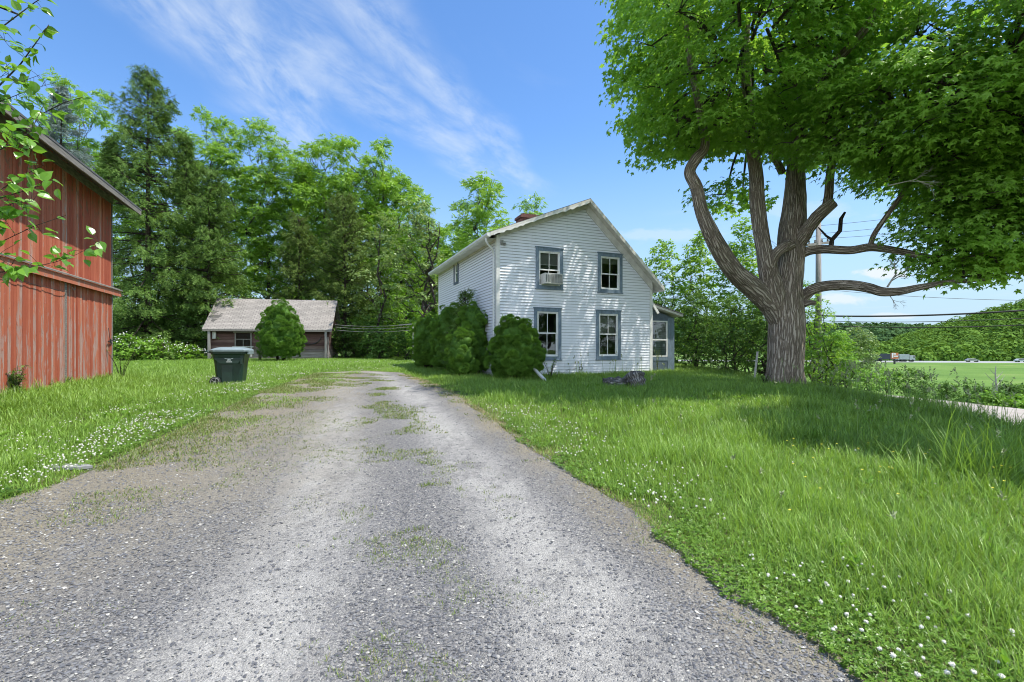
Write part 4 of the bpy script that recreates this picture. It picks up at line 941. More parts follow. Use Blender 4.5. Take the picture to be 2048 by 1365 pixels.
        lo = (ic+.028+open_, mid+.02+open_); sash(lo[0], lo[1], .032)
        s.build('sash', M['white'], fo)
        gl = MB(); gl.add([(la+t, .011, up[0]+.02), (lb-t, .011, up[0]+.02), (lb-t, .011, up[1]-.02), (la+t, .011, up[1]-.02)], [(0, 1, 2, 3)])
        gl.add([(la+t, .047, lo[0]+.02), (lb-t, .047, lo[0]+.02), (lb-t, .047, lo[1]-.02), (la+t, .047, lo[1]-.02)], [(0, 1, 2, 3)])
        gl.build('pane', M['glass'], fo)
        if shade > 0:
            sh = MB(); zz = id_-(id_-ic)*shade; sh.box((ia+.02, .12, zz), (ib-.02, .13, id_)); sh.build('roller_blind', M['curtain'], fo)
        return fo
    window('front_ul', .46, True, .50, .19); window('front_ur', .47, True, .2); window('front_ll', .52, True, .0); window('front_lr', .52, True, .50)
    v0, v1, w0, w1 = side_w; f = MB(); f.box((-.05, v0, w0), (-.004, v0+.11, w1)); f.box((-.05, v1-.11, w0), (-.004, v1, w1)); f.box((-.048, v0+.11, w1-.11), (-.004, v1-.11, w1)); f.box((-.048, v0+.11, w0), (-.004, v1-.11, w0+.1))
    fo = f.build('window', M['blue_dark'], e)
    s = MB(); s.box((-.02, v0+.11, w0+.1), (.03, v0+.15, w1-.11)); s.box((-.02, v1-.15, w0+.1), (.03, v1-.11, w1-.11)); s.box((-.02, v0+.15, (w0+w1)/2-.02), (.03, v1-.15, (w0+w1)/2+.02)); s.build('sash', M['white'], fo)
    gl = MB(); gl.add([(.008, v0+.11, w0+.1), (.008, v1-.11, w0+.1), (.008, v1-.11, w1-.11), (.008, v0+.11, w1-.11)], [(0, 1, 2, 3)]); gl.build('pane', M['glass'], fo)
    # flood light under the left rake, wall vents
    fl = MB(); fl.box((.10, -.07, 4.72), (.22, -.02, 4.84)); fl.lathe([(.02, 0), (.045, .05), (.055, .12), (.05, .125)], (.16, -.19, 4.72), 12, 'y'); fl.tube([(.16, -.06, 4.78), (.16, -.12, 4.74)], .015, 6); fl.lathe([(.02, 0), (.045, .05), (.055, .12), (.05, .125)], (.27, -.16, 4.70), 12, 'y')
    fl.build('floodlight', M['metal'], e)
    vt = MB(); vt.box((-.06, 7.1, 2.92), (-.02, 7.22, 3.06)); vt.box((-.06, 7.28, 2.92), (-.02, 7.40, 3.06)); vt.build('wall_vent', M['ac_dark'], e, bevel=.006)
    pr = MB(); ring = [(3.36+.07*math.cos(a), -.03, .27+.07*math.sin(a)) for a in np.linspace(0, 6.28, 15)]; pr.tube(ring, .012, 6); pr.tube([(3.2, -.03, .27), (2.9, -.03, .25), (2.75, -.03, .2)], .006, 5); pr.build('pipe_ring', M['dark_metal'], e)
    # porch on the right side
    p0, p1, q0, q1 = Wd+.03, 8.15, .45, 5.6
    def panel_wall(mb, axis, fixed, th, a, b, holes, z0, z1t):
        """wall with rectangular holes, built from pieces; z1t(a) is the top height"""
        cuts = sorted(holes); cur = a
        def piece(x0, x1, zz0, za, zb):
            if axis == 'u': mb.hexa([(x0, fixed, zz0), (x1, fixed, zz0), (x1, fixed+th, zz0), (x0, fixed+th, zz0)], [(x0, fixed, za), (x1, fixed, zb), (x1, fixed+th, zb), (x0, fixed+th, za)])
            else: mb.hexa([(fixed, x0, zz0), (fixed+th, x0, zz0), (fixed+th, x1, zz0), (fixed, x1, zz0)], [(fixed, x0, za), (fixed+th, x0, za), (fixed+th, x1, zb), (fixed, x1, zb)])
        for (x0, x1, h0, h1) in cuts:
            piece(cur, x0, z0, z1t(cur), z1t(x0)); piece(x0, x1, z0, h0, h0); piece(x0, x1, h1, z1t(x0), z1t(x1)); cur = x1
        piece(cur, b, z0, z1t(cur), z1t(b))
    def ptop(u): return 2.72-.27*(u-p0)
    pm = MB(); hol = [(6.88, 7.80, .68, 2.18)]
    panel_wall(pm, 'u', q0, .08, p0, p1, hol, -.1, ptop); panel_wall(pm, 'u', q1-.08, .08, p0, p1, hol, -.1, ptop)
    vh = [(.75+1.2*k, 1.7+1.2*k, .68, 2.1) for k in range(4)]
    panel_wall(pm, 'v', p1-.08, .078, q0+.082, q1-.082, vh, -.1, lambda v: ptop(p1)-.005)
    porch = pm.build('porch_wall', M['blue_dark'], e)
    pf = MB(); pf.box((p0, q0+.085, -.1), (p1-.085, q1-.085, .05)); pf.build('porch_floor', M['blue_dark'], porch)
    ps = MB(); pg = MB()
    for yy in (q0, q1-.08):
        a, b, c, d = hol[0]
        ps.box((a, yy-.015, c), (a+.05, yy+.05, d)); ps.box((b-.05, yy-.015, c), (b, yy+.05, d)); ps.box((a+.05, yy-.015, d-.05), (b-.05, yy+.05, d)); ps.box((a+.05, yy-.015, c), (b-.05, yy+.05, c+.05)); ps.box((a+.05, yy-.01, 1.36), (b-.05, yy+.045, 1.41))
        pg.add([(a+.05, yy+.02, c+.05), (b-.05, yy+.02, c+.05), (b-.05, yy+.02, d-.05), (a+.05, yy+.02, d-.05)], [(0, 1, 2, 3)])
    for (a, b, c, d) in vh:
        ps.box((p1-.05, a, 1.36), (p1-.0, b, 1.41)); pg.add([(p1-.03, a, c), (p1-.03, b, c), (p1-.03, b, d), (p1-.03, a, d)], [(0, 1, 2, 3)])
    ps.build('window_frame', M['white'], porch); pg.build('pane', M['clear'], porch)
    pt_ = MB(); pt_.box((7.82, q0-.012, 0), (p1+.01, q0-.001, 2.3)); pt_.box((p0, q0-.012, .52), (7.82, q0-.001, .66)); pt_.build('panel_trim', M['blue'], porch)
    rr_ = MB(); rr_.prism([(Wd, 2.80), (8.42, 2.36), (8.42, 2.45), (Wd, 2.90)], 'y', .2, 5.8)
    ro = rr_.build('porch_roof', M['soffit'], e); sh = MB(); sh.prism([(Wd+.02, 2.903), (8.45, 2.455), (8.45, 2.48), (Wd+.02, 2.93)], 'y', .17, 5.83); sh.build('shingles', M['darkroof'], ro)
    br = MB(); br.beam((6.70, .12, 2.95), (7.05, .10, 2.45), .10, .05, (0, 1, 0)); br.build('gutter_end', M['trim'], e)
    return e, wins
H_E, WINS = house()
def hp(u, v, w):
    c, s_ = math.cos(R(22)), math.sin(R(22)); return (-.53+u*c-v*s_, 17.0+u*s_+v*c, .38+w)
ac = empty('air_conditioner', hp(2.06, -.16, 3.33), R(22)); tag(ac, 'cream window air conditioner sitting in the upper left house window', 'air conditioner')
m_ = MB(); m_.box((-.36, -.20, .02), (.36, .30, .40)); m_.build('case', M['ac'], ac, bevel=.012)
m_ = MB(); m_.box((-.10, -.212, .05), (.34, -.202, .37)); m_.build('rear_grille', M['ac_dark'], ac)
m_ = MB()
for k in range(8): m_.box((-.10, -.222, .06+.04*k), (.34, -.2125, .068+.04*k))
for k in range(5): m_.box((-.09+.105*k, -.226, .05), (-.084+.105*k, -.2225, .37))
m_.box((-.345, -.215, .03), (-.12, -.2015, .39)); m_.build('grille_bars', M['ac'], ac)
m_ = MB()
for k in range(3): m_.box((-.33+.07*k, -.2205, .08), (-.29+.07*k, -.2155, .34))
m_.build('side_louvres', M['ac_dark'], ac)
# ------------------------------------------------------------------ red barn
def barn():
    O = (-12.94, 15.6, .33); e = empty('barn', O, R(22)); tag(e, 'old red barn of peeling vertical boards with sliding doors', 'barn')
    rng = random.Random(9); L, D = 11.0, 9.0; HE = 5.90
    def boards(mb, a, b, z0, z1, place, wmin=.10, wmax=.15, dp=.02):
        u = a
        while u < b-.02:
            wv = min(rng.uniform(wmin, wmax), b-u); mb.cur = rng.random(); o = rng.uniform(0, dp*.6); zz = z0+rng.uniform(0, .06) if z0 < .3 else z0
            p0, p1 = place(u+.004, o, zz), place(u+wv-.007, o, z1)
            mb.box(tuple(map(min, p0, p1, place(u+.002, -dp, zz))), tuple(map(max, p0, p1, place(u+.002, -dp, zz))))
            u += wv
    w_ = MB()
    boards(w_, 0, L, 2.9, HE+.12, lambda u, o, z: (o, -u, z)); boards(w_, 0, .16, 0, 2.9, lambda u, o, z: (o, -u, z)); boards(w_, 0, L, 0, 2.85, lambda u, o, z: (o-.03, -u, z), dp=.04)
    boards(w_, 0, D, 0, HE-.02, lambda u, o, z: (-u, o, z)); boards(w_, 0, D, 0, HE-.02, lambda u, o, z: (-u, -L-o, z)); boards(w_, 0, L, 0, HE-.02, lambda u, o, z: (-D-o, -u, z))
    n = 40
    for k in range(n):
        u0, u1 = D*k/n, D*(k+1)/n; mb_t = HE+min(u0, D-u0)*.62; mt = HE+min(u1, D-u1)*.62; w_.cur = rng.random()
        for yy in (.0, -L): w_.hexa([(-u1, yy-.02, HE-.02), (-u0, yy-.02, HE-.02), (-u0, yy+.02, HE-.02), (-u1, yy+.02, HE-.02)], [(-u1, yy-.02, mt), (-u0, yy-.02, mb_t), (-u0, yy+.02, mb_t), (-u1, yy+.02, mt)])
    w_.build('wall', M['barn'], e)
    s = .60; oh = .62; ze = HE+.16-oh*s; zr = HE+.16+D/2*s
    r_ = MB()
    r_.prism([(oh, ze), (-D/2, zr), (-D-oh, ze), (-D-oh, ze+.05), (-D/2, zr+.055), (oh, ze+.05)], 'y', -L-.5, .62)
    roof = r_.build('roof', M['barn_grey'], e)
    r_ = MB(); r_.prism([(oh+.03, ze+.035), (-D/2, zr+.058), (-D-oh-.03, ze+.035), (-D-oh-.03, ze+.085), (-D/2, zr+.11), (oh+.03, ze+.085)], 'y', -L-.53, .66); r_.build('shingles', M['darkroof'], roof)
    f = MB(); k = 0; u = .6
    while u > -L-.4: 
        l = rng.uniform(1.6, 2.6); f.box((oh-.012+rng.uniform(-.006, .006), max(u-l, -L-.5)+.006, ze-.12+rng.uniform(-.01, .01)), (oh+.022, u, ze+.03)); u -= l
    f.build('fascia', M['barn_grey'], roof)
    for k in range(15):
        rf = MB(); y = .2-.78*k; rf.beam((.02, y, HE+.11), (oh-.03, y, ze-.03), .05, .12, (0, 0, 1)); rf.build('rafter_tail', M['barn_grey'], roof)
    fz = MB(); u = 0
    while u < L: l = rng.uniform(1.4, 2.4); fz.box((.022, -min(u+l, L)+.004, HE-.18+rng.uniform(-.01, .01)), (.05, -u, HE+.03)); u += l
    fz.build('frieze_board', M['frieze'], e)
    cb = MB(); cb.box((-.09, .022, 0), (.03, .045, HE-.05)); cb.build('corner_board', M['barn_grey'], e)
    # door track hood
    h = MB(); h.hexa([(.03, -9.8, 3.02), (.22, -9.8, 2.94), (.22, .30, 2.94), (.03, .30, 3.02)], [(.03, -9.8, 3.05), (.22, -9.8, 2.975), (.22, .30, 2.975), (.03, .30, 3.05)])
    hd = h.build('track_hood', M['barn_grey'], e)
    h = MB(); h.cur = .7; h.box((.155, -9.8, 2.76), (.185, .28, 2.936)); h.box((.03, .24, 2.80), (.155, .27, 2.93)); h.build('hood_board', M['barn'], hd)
    # sliding doors
    def door(a, b, z0, z1, off, lab):
        d_ = MB(); boards(d_, a, b, z0, z1, lambda u, o, z: (off+o, -u, z), .085, .13, .025); dd = d_.build('sliding_door', M['barn'], e); dd['label'] = lab
        st = MB(); st.box((off+.016, -a-.06, z0), (off+.03, -a-.0, z1)); st.build('edge_strip', M['barn_grey'], dd); st = MB(); st.box((off+.016, -b, z0), (off+.03, -b+.05, z1)); st.build('edge_strip', M['barn_grey'], dd); return dd
    d1 = door(.12, 3.24, .02, 2.78, .06, 'narrower right-hand sliding door with a latch')
    d2 = door(3.30, 6.4, -.02, 2.80, .085, 'wide left-hand sliding door with bright red patches'); door(6.46, 9.4, 0, 2.78, .06, 'sliding door nearest the camera')
    lt = MB(); lt.box((.10, -.42, 1.22), (.125, -.36, 1.36)); lt.beam((.12, -.6, 1.28), (.12, -.22, 1.33), .02, .03); lt.tube([(.115, -.55, 1.7), (.13, -.5, 1.4), (.13, -.45, 1.3)], .008, 5); lt.tube([(.12, -.40, 1.30), (.15, -.40, 1.24), (.12, -.40, 1.18)], .012, 6); lt.build('latch', M['dark_metal'], d1)
    for v, x_ in ((.35, .12), (2.9, .12)):
        hk = MB(); hk.tube([(x_, -v+.08*math.cos(a), 2.70+.08*math.sin(a)) for a in np.linspace(-3.1, .3, 10)], .011, 6); hk.build('door_hanger', M['barn_grey'], d1)
    wr = MB(); wr.tube([(.135+.01*math.sin(i), -3.3-3.3*i/10, 2.52+.16*math.sin(i/10*2.6)*-.6+.02*i) for i in range(11)], .006, 5); wr.build('wire', M['dark_metal'], d2)
barn()
# ------------------------------------------------------------------ shed
def shed():
    e = empty('shed', (at(414, 31.9)+.1, 32.0, .63), R(12)); tag(e, 'low dark red-brown board shed with a grey shingle roof', 'shed')
    L, D, H, HR = 7.45, 4.4, 2.30, 4.25; rng = random.Random(4)
    w_ = MB(); z = 0
    while z < H:
        h = min(.2, H+.02-z); w_.cur = rng.random()
        for (a, b) in (((0, 1.55), (2.55, L)) if .85 < z < 1.85 else ((0, L),)):
            o = rng.uniform(0, .02); w_.add([(a, -.035-o, z), (b, -.035-o+rng.uniform(-.01, .01), z+rng.uniform(-.012, .012)), (b, -.005, z+h+.01), (a, -.005, z+h+.01), (a, 0, z), (b, 0, z)], [(0, 1, 2, 3), (4, 5, 1, 0)])
        w_.box((-.02, .0, z), (0.0, D, z+h-.012)); w_.box((L, .0, z), (L+.02, D, z+h-.012)); z += .2
    w_.box((0, D, 0), (L, D+.03, H))
    for x in (-.02, L): w_.prism([(0, H-.01), (D, H-.01), (D/2, HR-.1)], 'x', x, x+.02)
    w_.build('wall', M['shed'], e)
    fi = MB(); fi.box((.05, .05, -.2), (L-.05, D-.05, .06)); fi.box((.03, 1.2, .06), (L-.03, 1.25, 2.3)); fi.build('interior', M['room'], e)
    oh = .35; s = (HR-H)/(D/2); r_ = MB(); r_.prism([(-oh, H-s*oh+.04), (D/2, HR+.04), (D+oh, H-s*oh+.04), (D+oh, H-s*oh+.10), (D/2, HR+.10), (-oh, H-s*oh+.10)], 'x', -.32, L+.28)
    roof = r_.build('roof', M['shingle'], e)
    fa = MB(); fa.box((-.3, -oh-.002, H-s*oh-.04), (L+.26, -oh+.02, H-s*oh+.038)); fa.build('fascia', M['barn_grey'], roof)
    hole = MB(); hole.cur = 0
    # missing shingles at the left end: dark bare boards
    for (a, b, c) in ((-.31, .55, .9), (-.3, .2, 1.25), (-.05, .35, .6), (.3, .5, 1.05)):
        z0 = H-s*oh+.104+s*(c); y0 = -oh+c; hole.add([(a, y0, z0), (b-.2, y0-.05, z0-.05*s), (b, y0+.18, z0+.18*s), (a+.1, y0+.24, z0+.24*s)], [(0, 1, 2, 3)])
    hole.build('bare_patch', M['room'], roof)
    po = MB(); po.box((.0, -oh+.03, -.2), (.14, -oh+.16, H-s*oh+.02)); po.build('post', M['pole'], e)
    po = MB(); po.box((L-.2, -oh+.03, -.2), (L-.06, -oh+.16, H-s*oh+.02)); po.beam((L+.05, -oh+.12, -.2), (L-.0, -oh+.14, 1.6), .1, .06); po.build('post', M['pole'], e)
    wi = MB(); a, b, c, d = 1.62, 2.5, .95, 1.85
    wi.box((a-.08, -.075, c), (a, -.03, d)); wi.box((b, -.075, c), (b+.08, -.03, d)); wi.box((a-.16, -.08, d), (b+.16, -.03, d+.09)); wi.box((a, -.065, (c+d)/2), (b, -.035, (c+d)/2+.05)); wi.box(((a+b)/2-.02, -.065, c), ((a+b)/2+.02, -.036, (c+d)/2))
    wo_ = wi.build('window', M['barn_grey'], e); si = MB(); si.box((a-.2, -.14, c-.07), (b+.2, -.03, c)); si.build('sill', M['stake'], wo_)
    bk = MB(); bk.box((a-.1, .03, c-.1), (b+.1, .05, d+.1)); bk.build('added_dark_backing', M['room'], wo_); gl = MB(); gl.add([(a, -.04, c), (b, -.04, c), (b, -.04, d), (a, -.04, d)], [(0, 1, 2, 3)]); gl.build('pane', M['glass'], wo_)  # dark sheet added behind the pane to stand for the unlit inside
    for x in (a-.12, (a+b)/2-.05, b+.02): pk = MB(); pk.box((x, -.13, .25), (x+.1, -.09, c-.075)); pk.build('white_picket', M['stake'], e)
    hp_ = MB(); ar = [(6.55+.75*math.cos(t), -.07, 1.72+.62*math.sin(t)) for t in np.linspace(math.pi*1.02, 2*math.pi*.97, 18)]; ar = [(q[0]-.3, q[1], q[2]) for q in ar]; hp_.tube(ar, .028, 6); hp_.build('iron_hoop', M['dark_metal'], e)
    bx = MB(); bx.box((.22, -.16, 1.45), (.42, -.04, 1.92)); bx.build('bird_box', M['stake'], e)
    la = empty('wall_lantern', e.matrix_basis @ Vector((4.98, -.22, 1.42)), R(12)); tag(la, 'small green lantern hanging on the shed wall', 'lantern')
    lm = MB(); lm.lathe([(.01, .36), (.05, .33), (.17, .24), (.19, .22), (.19, .205)], k=6); lm.box((-.02, 0, .26), (.02, .18, .30)); lm.lathe([(.07, -.02), (.09, 0), (.09, .02)], k=6); lm.build('lantern_top', M['copper'], la)
    lm = MB(); lm.lathe([(.08, .021), (.13, .204)], k=6); lm.build('lamp_glass', M['lampglass'], la)
shed()
# ------------------------------------------------------------------ wheelie bin
def bin_():
    x, y = at(463, 13.3), 13.3; e = empty('wheelie_bin', (x, y, float(ground_z(x, y))), R(14)); tag(e, 'dark green wheelie bin with a grey lid standing on the lawn edge', 'bin')
    b = MB(); h = .97
    def ring(z, hx, hy, c=.06, y0=0): return [(-hx+c, -hy, z), (hx-c, -hy, z), (hx, -hy+c, z), (hx, hy-c, z), (hx-c, hy, z), (-hx+c, hy, z), (-hx, hy-c, z), (-hx, -hy+c, z)]
    lv = [ring(.03, .31, .24), ring(.30, .33, .255), ring(.66, .36, .275), ring(.80, .385, .30), ring(h-.10, .395, .31), ring(h-.09, .425, .335), ring(h, .43, .34)]
    # wheel recess at the back bottom
    vs = [p for r in lv for p in r]; k = 8
    b.add(vs, [(i*k+j, i*k+(j+1) % k, (i+1)*k+(j+1) % k, (i+1)*k+j) for i in range(len(lv)-1) for j in range(k)]+[list(range(k))[::-1], [48+j for j in range(k)]])
    body = b.build('body', M['bin'], e, bevel=.012)
    rb = MB()
    rb.prism([(-.36, .78), (.36, .78), (.25, .62), (-.2, .62)], 'y', -.318, -.27)     # raised shoulder with the mark
    rb.box((-.17, -.272, .10), (.10, -.250, .60)); rb.prism([(.29, .82), (.37, .82), (.345, .60), (.30, .60)], 'y', -.315, -.26)
    rb.build('side_panel', M['bin'], body, bevel=.01)
    ld = MB()
    def lr(z, hx, hy, sx=0): return [(-hx+.08+sx, -hy, z), (hx-.08+sx, -hy, z), (hx+sx, -hy+.08, z), (hx+sx, hy-.08, z), (hx-.08+sx, hy, z), (-hx+.08+sx, hy, z), (-hx+sx, hy-.08, z), (-hx+sx, -hy+.08, z)]
    lv = [lr(h-.03, .455, .365, .03), lr(h+.025, .46, .37, .03), lr(h+.05, .43, .345, .03), lr(h+.085, .33, .26, .02), lr(h+.10, .25, .18, .02)]
    vs = [p for r in lv for p in r]; ld.add(vs, [(i*k+j, i*k+(j+1) % k, (i+1)*k+(j+1) % k, (i+1)*k+j) for i in range(4) for j in range(k)]+[list(range(k))[::-1], [32+j for j in range(k)]])
    ld.box((.44, -.22, h-.10), (.50, .22, h+.01)); ld.build('lid', M['lid'], e, bevel=.012)
    hd = MB(); hd.tube([(-.43, -.25, h-.05), (-.55, -.25, h-.02), (-.56, -.2, h-.01), (-.56, .2, h-.01), (-.55, .25, h-.02), (-.43, .25, h-.05)], .018, 8); hd.build('handle', M['bin'], e, True)
    ax = MB(); ax.tube([(-.30, -.33, .14), (-.30, .33, .14)], .014, 8); ax.build('axle', M['metal'], e, True)
    for sy in (-1, 1):
        t = MB(); t.lathe([(.105, -.025), (.135, -.02), (.14, 0), (.135, .02), (.105, .025)], (-.30, .325*sy, .14), 28, 'y'); wv = t.build('wheel', M['rubber'], e, True)
        t = MB(); t.lathe([(.03, -.034), (.03, .034)], (-.30, .325*sy, .14), 16, 'y')
        for q in range(5):
            a = q*1.257; t.beam((-.30, .356*sy, .14), (-.30+.10*math.cos(a), .356*sy, .14+.10*math.sin(a)), .008, .018, (0, 1, 0))
        t.tube([(-.30+.102*math.cos(a), .356*sy, .14+.102*math.sin(a)) for a in np.linspace(0, 6.283, 25)], .008, 6)
        t.build('rim', M['metal'], wv)
    mk = MB(); yy = -.3215    # white printed emblem and line of lettering-sized marks
    for q in range(6):
        a0, a1 = q*1.047+.1, q*1.047+.85; P_ = []
        for a, r_ in ((a0, .030), (a1, .034), (a1, .052), (a0, .048)): P_.append((.03+r_*math.cos(a), yy, .735+r_*.8*math.sin(a)))
        mk.add(P_, [(0, 1, 2, 3)])
    mk.add([(.01, yy, .72), (.05, yy, .72), (.055, yy, .745), (.005, yy, .745)], [(0, 1, 2, 3)])
    for sx in (-1, 1): mk.add([(.03+sx*.055, yy, .75), (.03+sx*.10, yy, .762), (.03+sx*.105, yy, .775), (.03+sx*.055, yy, .765)], [(0, 1, 2, 3)])
    xx = -.035
    for q in range(9): wv = .009+.003*(q % 3); mk.box((xx, yy-.0005, .662), (xx+wv, yy+.001, .684)); xx += wv+.004
    mk.build('printed_emblem', M['mark'], body)
bin_()
# ------------------------------------------------------------------ logs, stake, poles and wires
def rough_log(name, label, P0, P1, r, seed, m='log', k=22, n=16):
    rng = np.random.default_rng(seed); P0, P1 = Vector(P0), Vector(P1); mb = MB(); pts = [P0.lerp(P1, i/n) for i in range(n+1)]
    mb.tube(pts, [r*(1+.12*math.sin(i*1.1+seed)) for i in range(n+1)], k); v = np.array(mb.v); c = np.array((P0+P1)/2)
    ax = nz(np.array(P1-P0)[None])[0]; rel = v-np.array(P0); al = (rel@ax)[:, None]*ax; rad = rel-al
    f = 1+.55*(fnoise(v*3.1+seed, 4)-.5)+.25*(vnoise(v*11+seed)-.5); v = np.array(P0)+al+rad*f[:, None]+(fnoise(v*5, 2)-.5)[:, None]*.1*ax
    mb.v = [tuple(p) for p in v]; o = mb.build(name, M[m], None, True); tag(o, label, 'log'); return o
g1 = float(ground_z(3.0, 12.5))
rough_log('fallen_log', 'low weathered grey log lying in the grass before the house', (at(1208, 12.6), 12.6, g1+.13), (at(1254, 12.7), 12.7, g1+.15), .14, 3)
rough_log('log_stump', 'upright weathered stump with pale bark beside the fallen log', (at(1278, 12.4), 12.4, g1-.1), (at(1267, 12.5), 12.55, g1+.40), .22, 8, n=20, k=30)
ds = MB(); x, y = at(1082, 15.0), 15.0; ds.beam((at(1066, 15.6), 15.6, .36+.42), (at(1092, 14.9), 14.9, .36+.02), .09, .05); tag(ds.build('downspout_piece', M['gutter']), 'loose white downspout piece leaning out of the nearest rounded spruce', 'downspout')
st = MB(); x, y = at(1508, 14.9), 14.9; z = float(ground_z(x, y)); st.beam((x-.02, y, z-.2), (x+.12, y+.02, z+.98), .075, .03); st.beam((x+.03, y+.03, z+.3), (x+.13, y+.05, z+.93), .05, .02)
tag(st.build('garden_stake', M['stake']), 'leaning pale wooden stake left of the maple trunk', 'stake')
sl_ = MB(); x, y = at(125, 4.9), 4.9; sl_.prism([(-.28, -.05), (-.1, -.1), (.2, -.08), (.3, 0), (.18, .07), (-.15, .09)], 'z', 0, .03); o = sl_.build('flat_stone', M['slab']); o.location = (at(130, 5.25), 5.25, float(ground_z(-4.8, 5.25))+.008); tag(o, 'flat grey slab at the left edge of the driveway', 'stone')
# utility poles
def upole(label, x, y, H, r, arm=None, zb=None):
    z = float(ground_z(x, y)) if zb is None else zb; e = empty('utility_pole', (x, y, z)); tag(e, label, 'pole', None)
    p = MB(); p.tube([(0, 0, -.5), (0, 0, H*.5), (0, 0, H)], [r, r*.85, r*.7], 12); p.build('post', M['pole'], e, True)
    if arm:
        a = MB(); a.beam((-arm[1]*math.cos(arm[2]), -arm[1]*math.sin(arm[2]), arm[0]-arm[3]), (arm[1]*math.cos(arm[2]), arm[1]*math.sin(arm[2]), arm[0]+arm[3]), .1, .12); ar = a.build('crossarm', M['pole'], e)
        a = MB()
        for k in (-.8, -.3, .3, .8): a.lathe([(.03, 0), (.05, .04), (.03, .08), (.05, .12), (.02, .15)], (arm[1]*k*math.cos(arm[2]), arm[1]*k*math.sin(arm[2]), arm[0]+arm[3]*k+.06), 10)
        a.build('insulator', M['concrete'], ar)
    return e
PX, PY = at(1637, 24), 24.0
upole('grey utility pole behind the maple trunk, with a crossarm', PX, PY, 9.3, .16, (8.05, .75, .3, .12))
P2 = (at(2450, 17), 17.0)
def wire(label, pts, r, m='cable', n=28, sag=.3, name='power_line'):
    a, b = Vector(pts[0]), Vector(pts[1]); mb = MB(); mb.tube([a.lerp(b, i/n)-Vector((0, 0, 4*sag*(i/n)*(1-i/n))) for i in range(n+1)], r, 6); tag(mb.build(name, M[m], None, True), label, 'cable')
def wl(px0, py0, px1, py1, Y0=24., Y1=17.): return (pt(px0, py0, Y0), pt(px1, py1, Y1))
wire('thick black cable, upper of the low cables crossing to the right', wl(1637, 632, 2450, 583), .040)
wire('thin cable just under the thick black cable', wl(1637, 642, 2450, 604), .014)
wire('medium black cable, lowest of the cables over the hills', wl(1637, 651, 2450, 622), .021)
wire('thin wire passing behind the lower maple bough', wl(1637, 578, 2450, 596), .010, 'grey_cable')
wire('upper thin wire seen in the gap right of the utility pole top', wl(1637, 452, 2450, 318), .010, 'grey_cable')
wire('second thin wire in the gap right of the utility pole top', wl(1637, 468, 2450, 340), .010, 'grey_cable')
wire('third thin wire in the gap right of the utility pole top', wl(1637, 478, 2450, 372), .010, 'grey_cable')
wire('drop wire running from the utility pole towards the house', (pt(1637, 470, 24.), Vector(hp(6.9, 3.0, 3.6))), .010, 'grey_cable')
cp = empty('clothes_pole', (at(826, 31), 31, float(ground_z(at(826, 31), 31)))); tag(cp, 'thin grey clothesline post with a short crossbar before the wood', 'post')
m_ = MB(); m_.tube([(0, 0, -.2), (0, 0, 2.35)], .035, 8); m_.build('post', M['stake'], cp); m_ = MB(); m_.beam((-.9, 0, 2.3), (.3, 0, 2.4), .06, .06); m_.build('crossbar', M['pole'], cp)
zs_ = float(ground_z(-10, 31))
for k, (dy, dz, lab) in enumerate(((0, 0, 'upper clothesline running from the shed to its post'), (.12, -.16, 'middle clothesline running from the shed to its post'), (.3, -.36, 'lower clothesline running from the shed to its post'))):
    wire(lab, ((at(670, 32.8), 32.8+dy, zs_+2.42+dz), (at(820, 31)-.1, 31+dy, zs_+2.34+dz)), .014, 'pole', sag=.12, name='clothesline')
# far roadside
def fz(y): return -3.74
b = empty('billboard', (at(1789, 185), 185, -4.1)); tag(b, 'small far billboard, orange and white, by the distant highway', 'billboard')
m_ = MB(); m_.tube([(0, 0, 0), (0, 0, 2.0)], .35, 8); m_.build('post', M['dark_metal'], b)
m_ = MB(); m_.box((-1.3, -.25, 2.0), (1.3, .25, 4.3)); pn = m_.build('panel', M['orange'], b)
m_ = MB(); m_.box((-1.25, -.30, 2.4), (-.7, -.26, 4.2)); m_.box((-.5, -.30, 2.75), (1.1, -.26, 3.2)); m_.box((-.6, -.30, 3.6), (.3, -.26, 4.1)); m_.build('printed_panel', M['signwhite'], pn)
def truck(label, px, Y, L, H, m, z=-3.75):
    t = empty('truck', (at(px, Y), Y, z), R(-14)); tag(t, label, 'truck', 'vehicles on the distant highway')
    q = MB(); q.box((-L/2, -1.2, 1.0), (L/2, 1.2, H)); q.build('box_body', m, t); q = MB(); q.box((L/2+.2, -1.1, .6), (L/2+2.2, 1.1, 2.6)); q.build('cab', M['truckwhite'], t, bevel=.15)
    q = MB(); q.box((L/2+1.4, -1.12, 1.6), (L/2+2.23, 1.12, 2.4)); q.build('windscreen', M['ac_dark'], t)
    for wx in (-L/2+1, -L/2+2.2, L/2+1.2):
        q = MB(); q.lathe([(.5, -1.25), (.5, 1.25)], (wx, 0, .5), 14, 'y'); q.build('wheel', M['rubber'], t)
truck('dark blue lorry with a long box beside the orange billboard', 1766, 209, 7.0, 3.4, M['truckdark']); truck('white and grey lorry just right of the orange billboard', 1806, 207, 3.6, 3.2, M['truckwhite'])
def car(label, px, Y, m, z=-3.73):
    t = empty('car', (at(px, Y), Y, z), R(-14)); tag(t, label, 'car', 'vehicles on the distant highway')
    q = MB(); q.prism([(-2.2, .35), (2.2, .35), (2.2, .8), (1.3, .95), (.7, 1.45), (-1.2, 1.45), (-1.9, .95), (-2.2, .85)], 'y', -.9, .9); q.build('body', m, t, bevel=.06)
    q = MB(); q.prism([(.6, 1.38), (1.1, .98), (-1.6, .98), (-1.15, 1.38)], 'y', -.92, .92); q.build('window', M['ac_dark'], t)
    for wx in (-1.4, 1.4):
        q = MB(); q.lathe([(.33, -.92), (.33, .92)], (wx, 0, .33), 14, 'y'); q.build('wheel', M['rubber'], t)
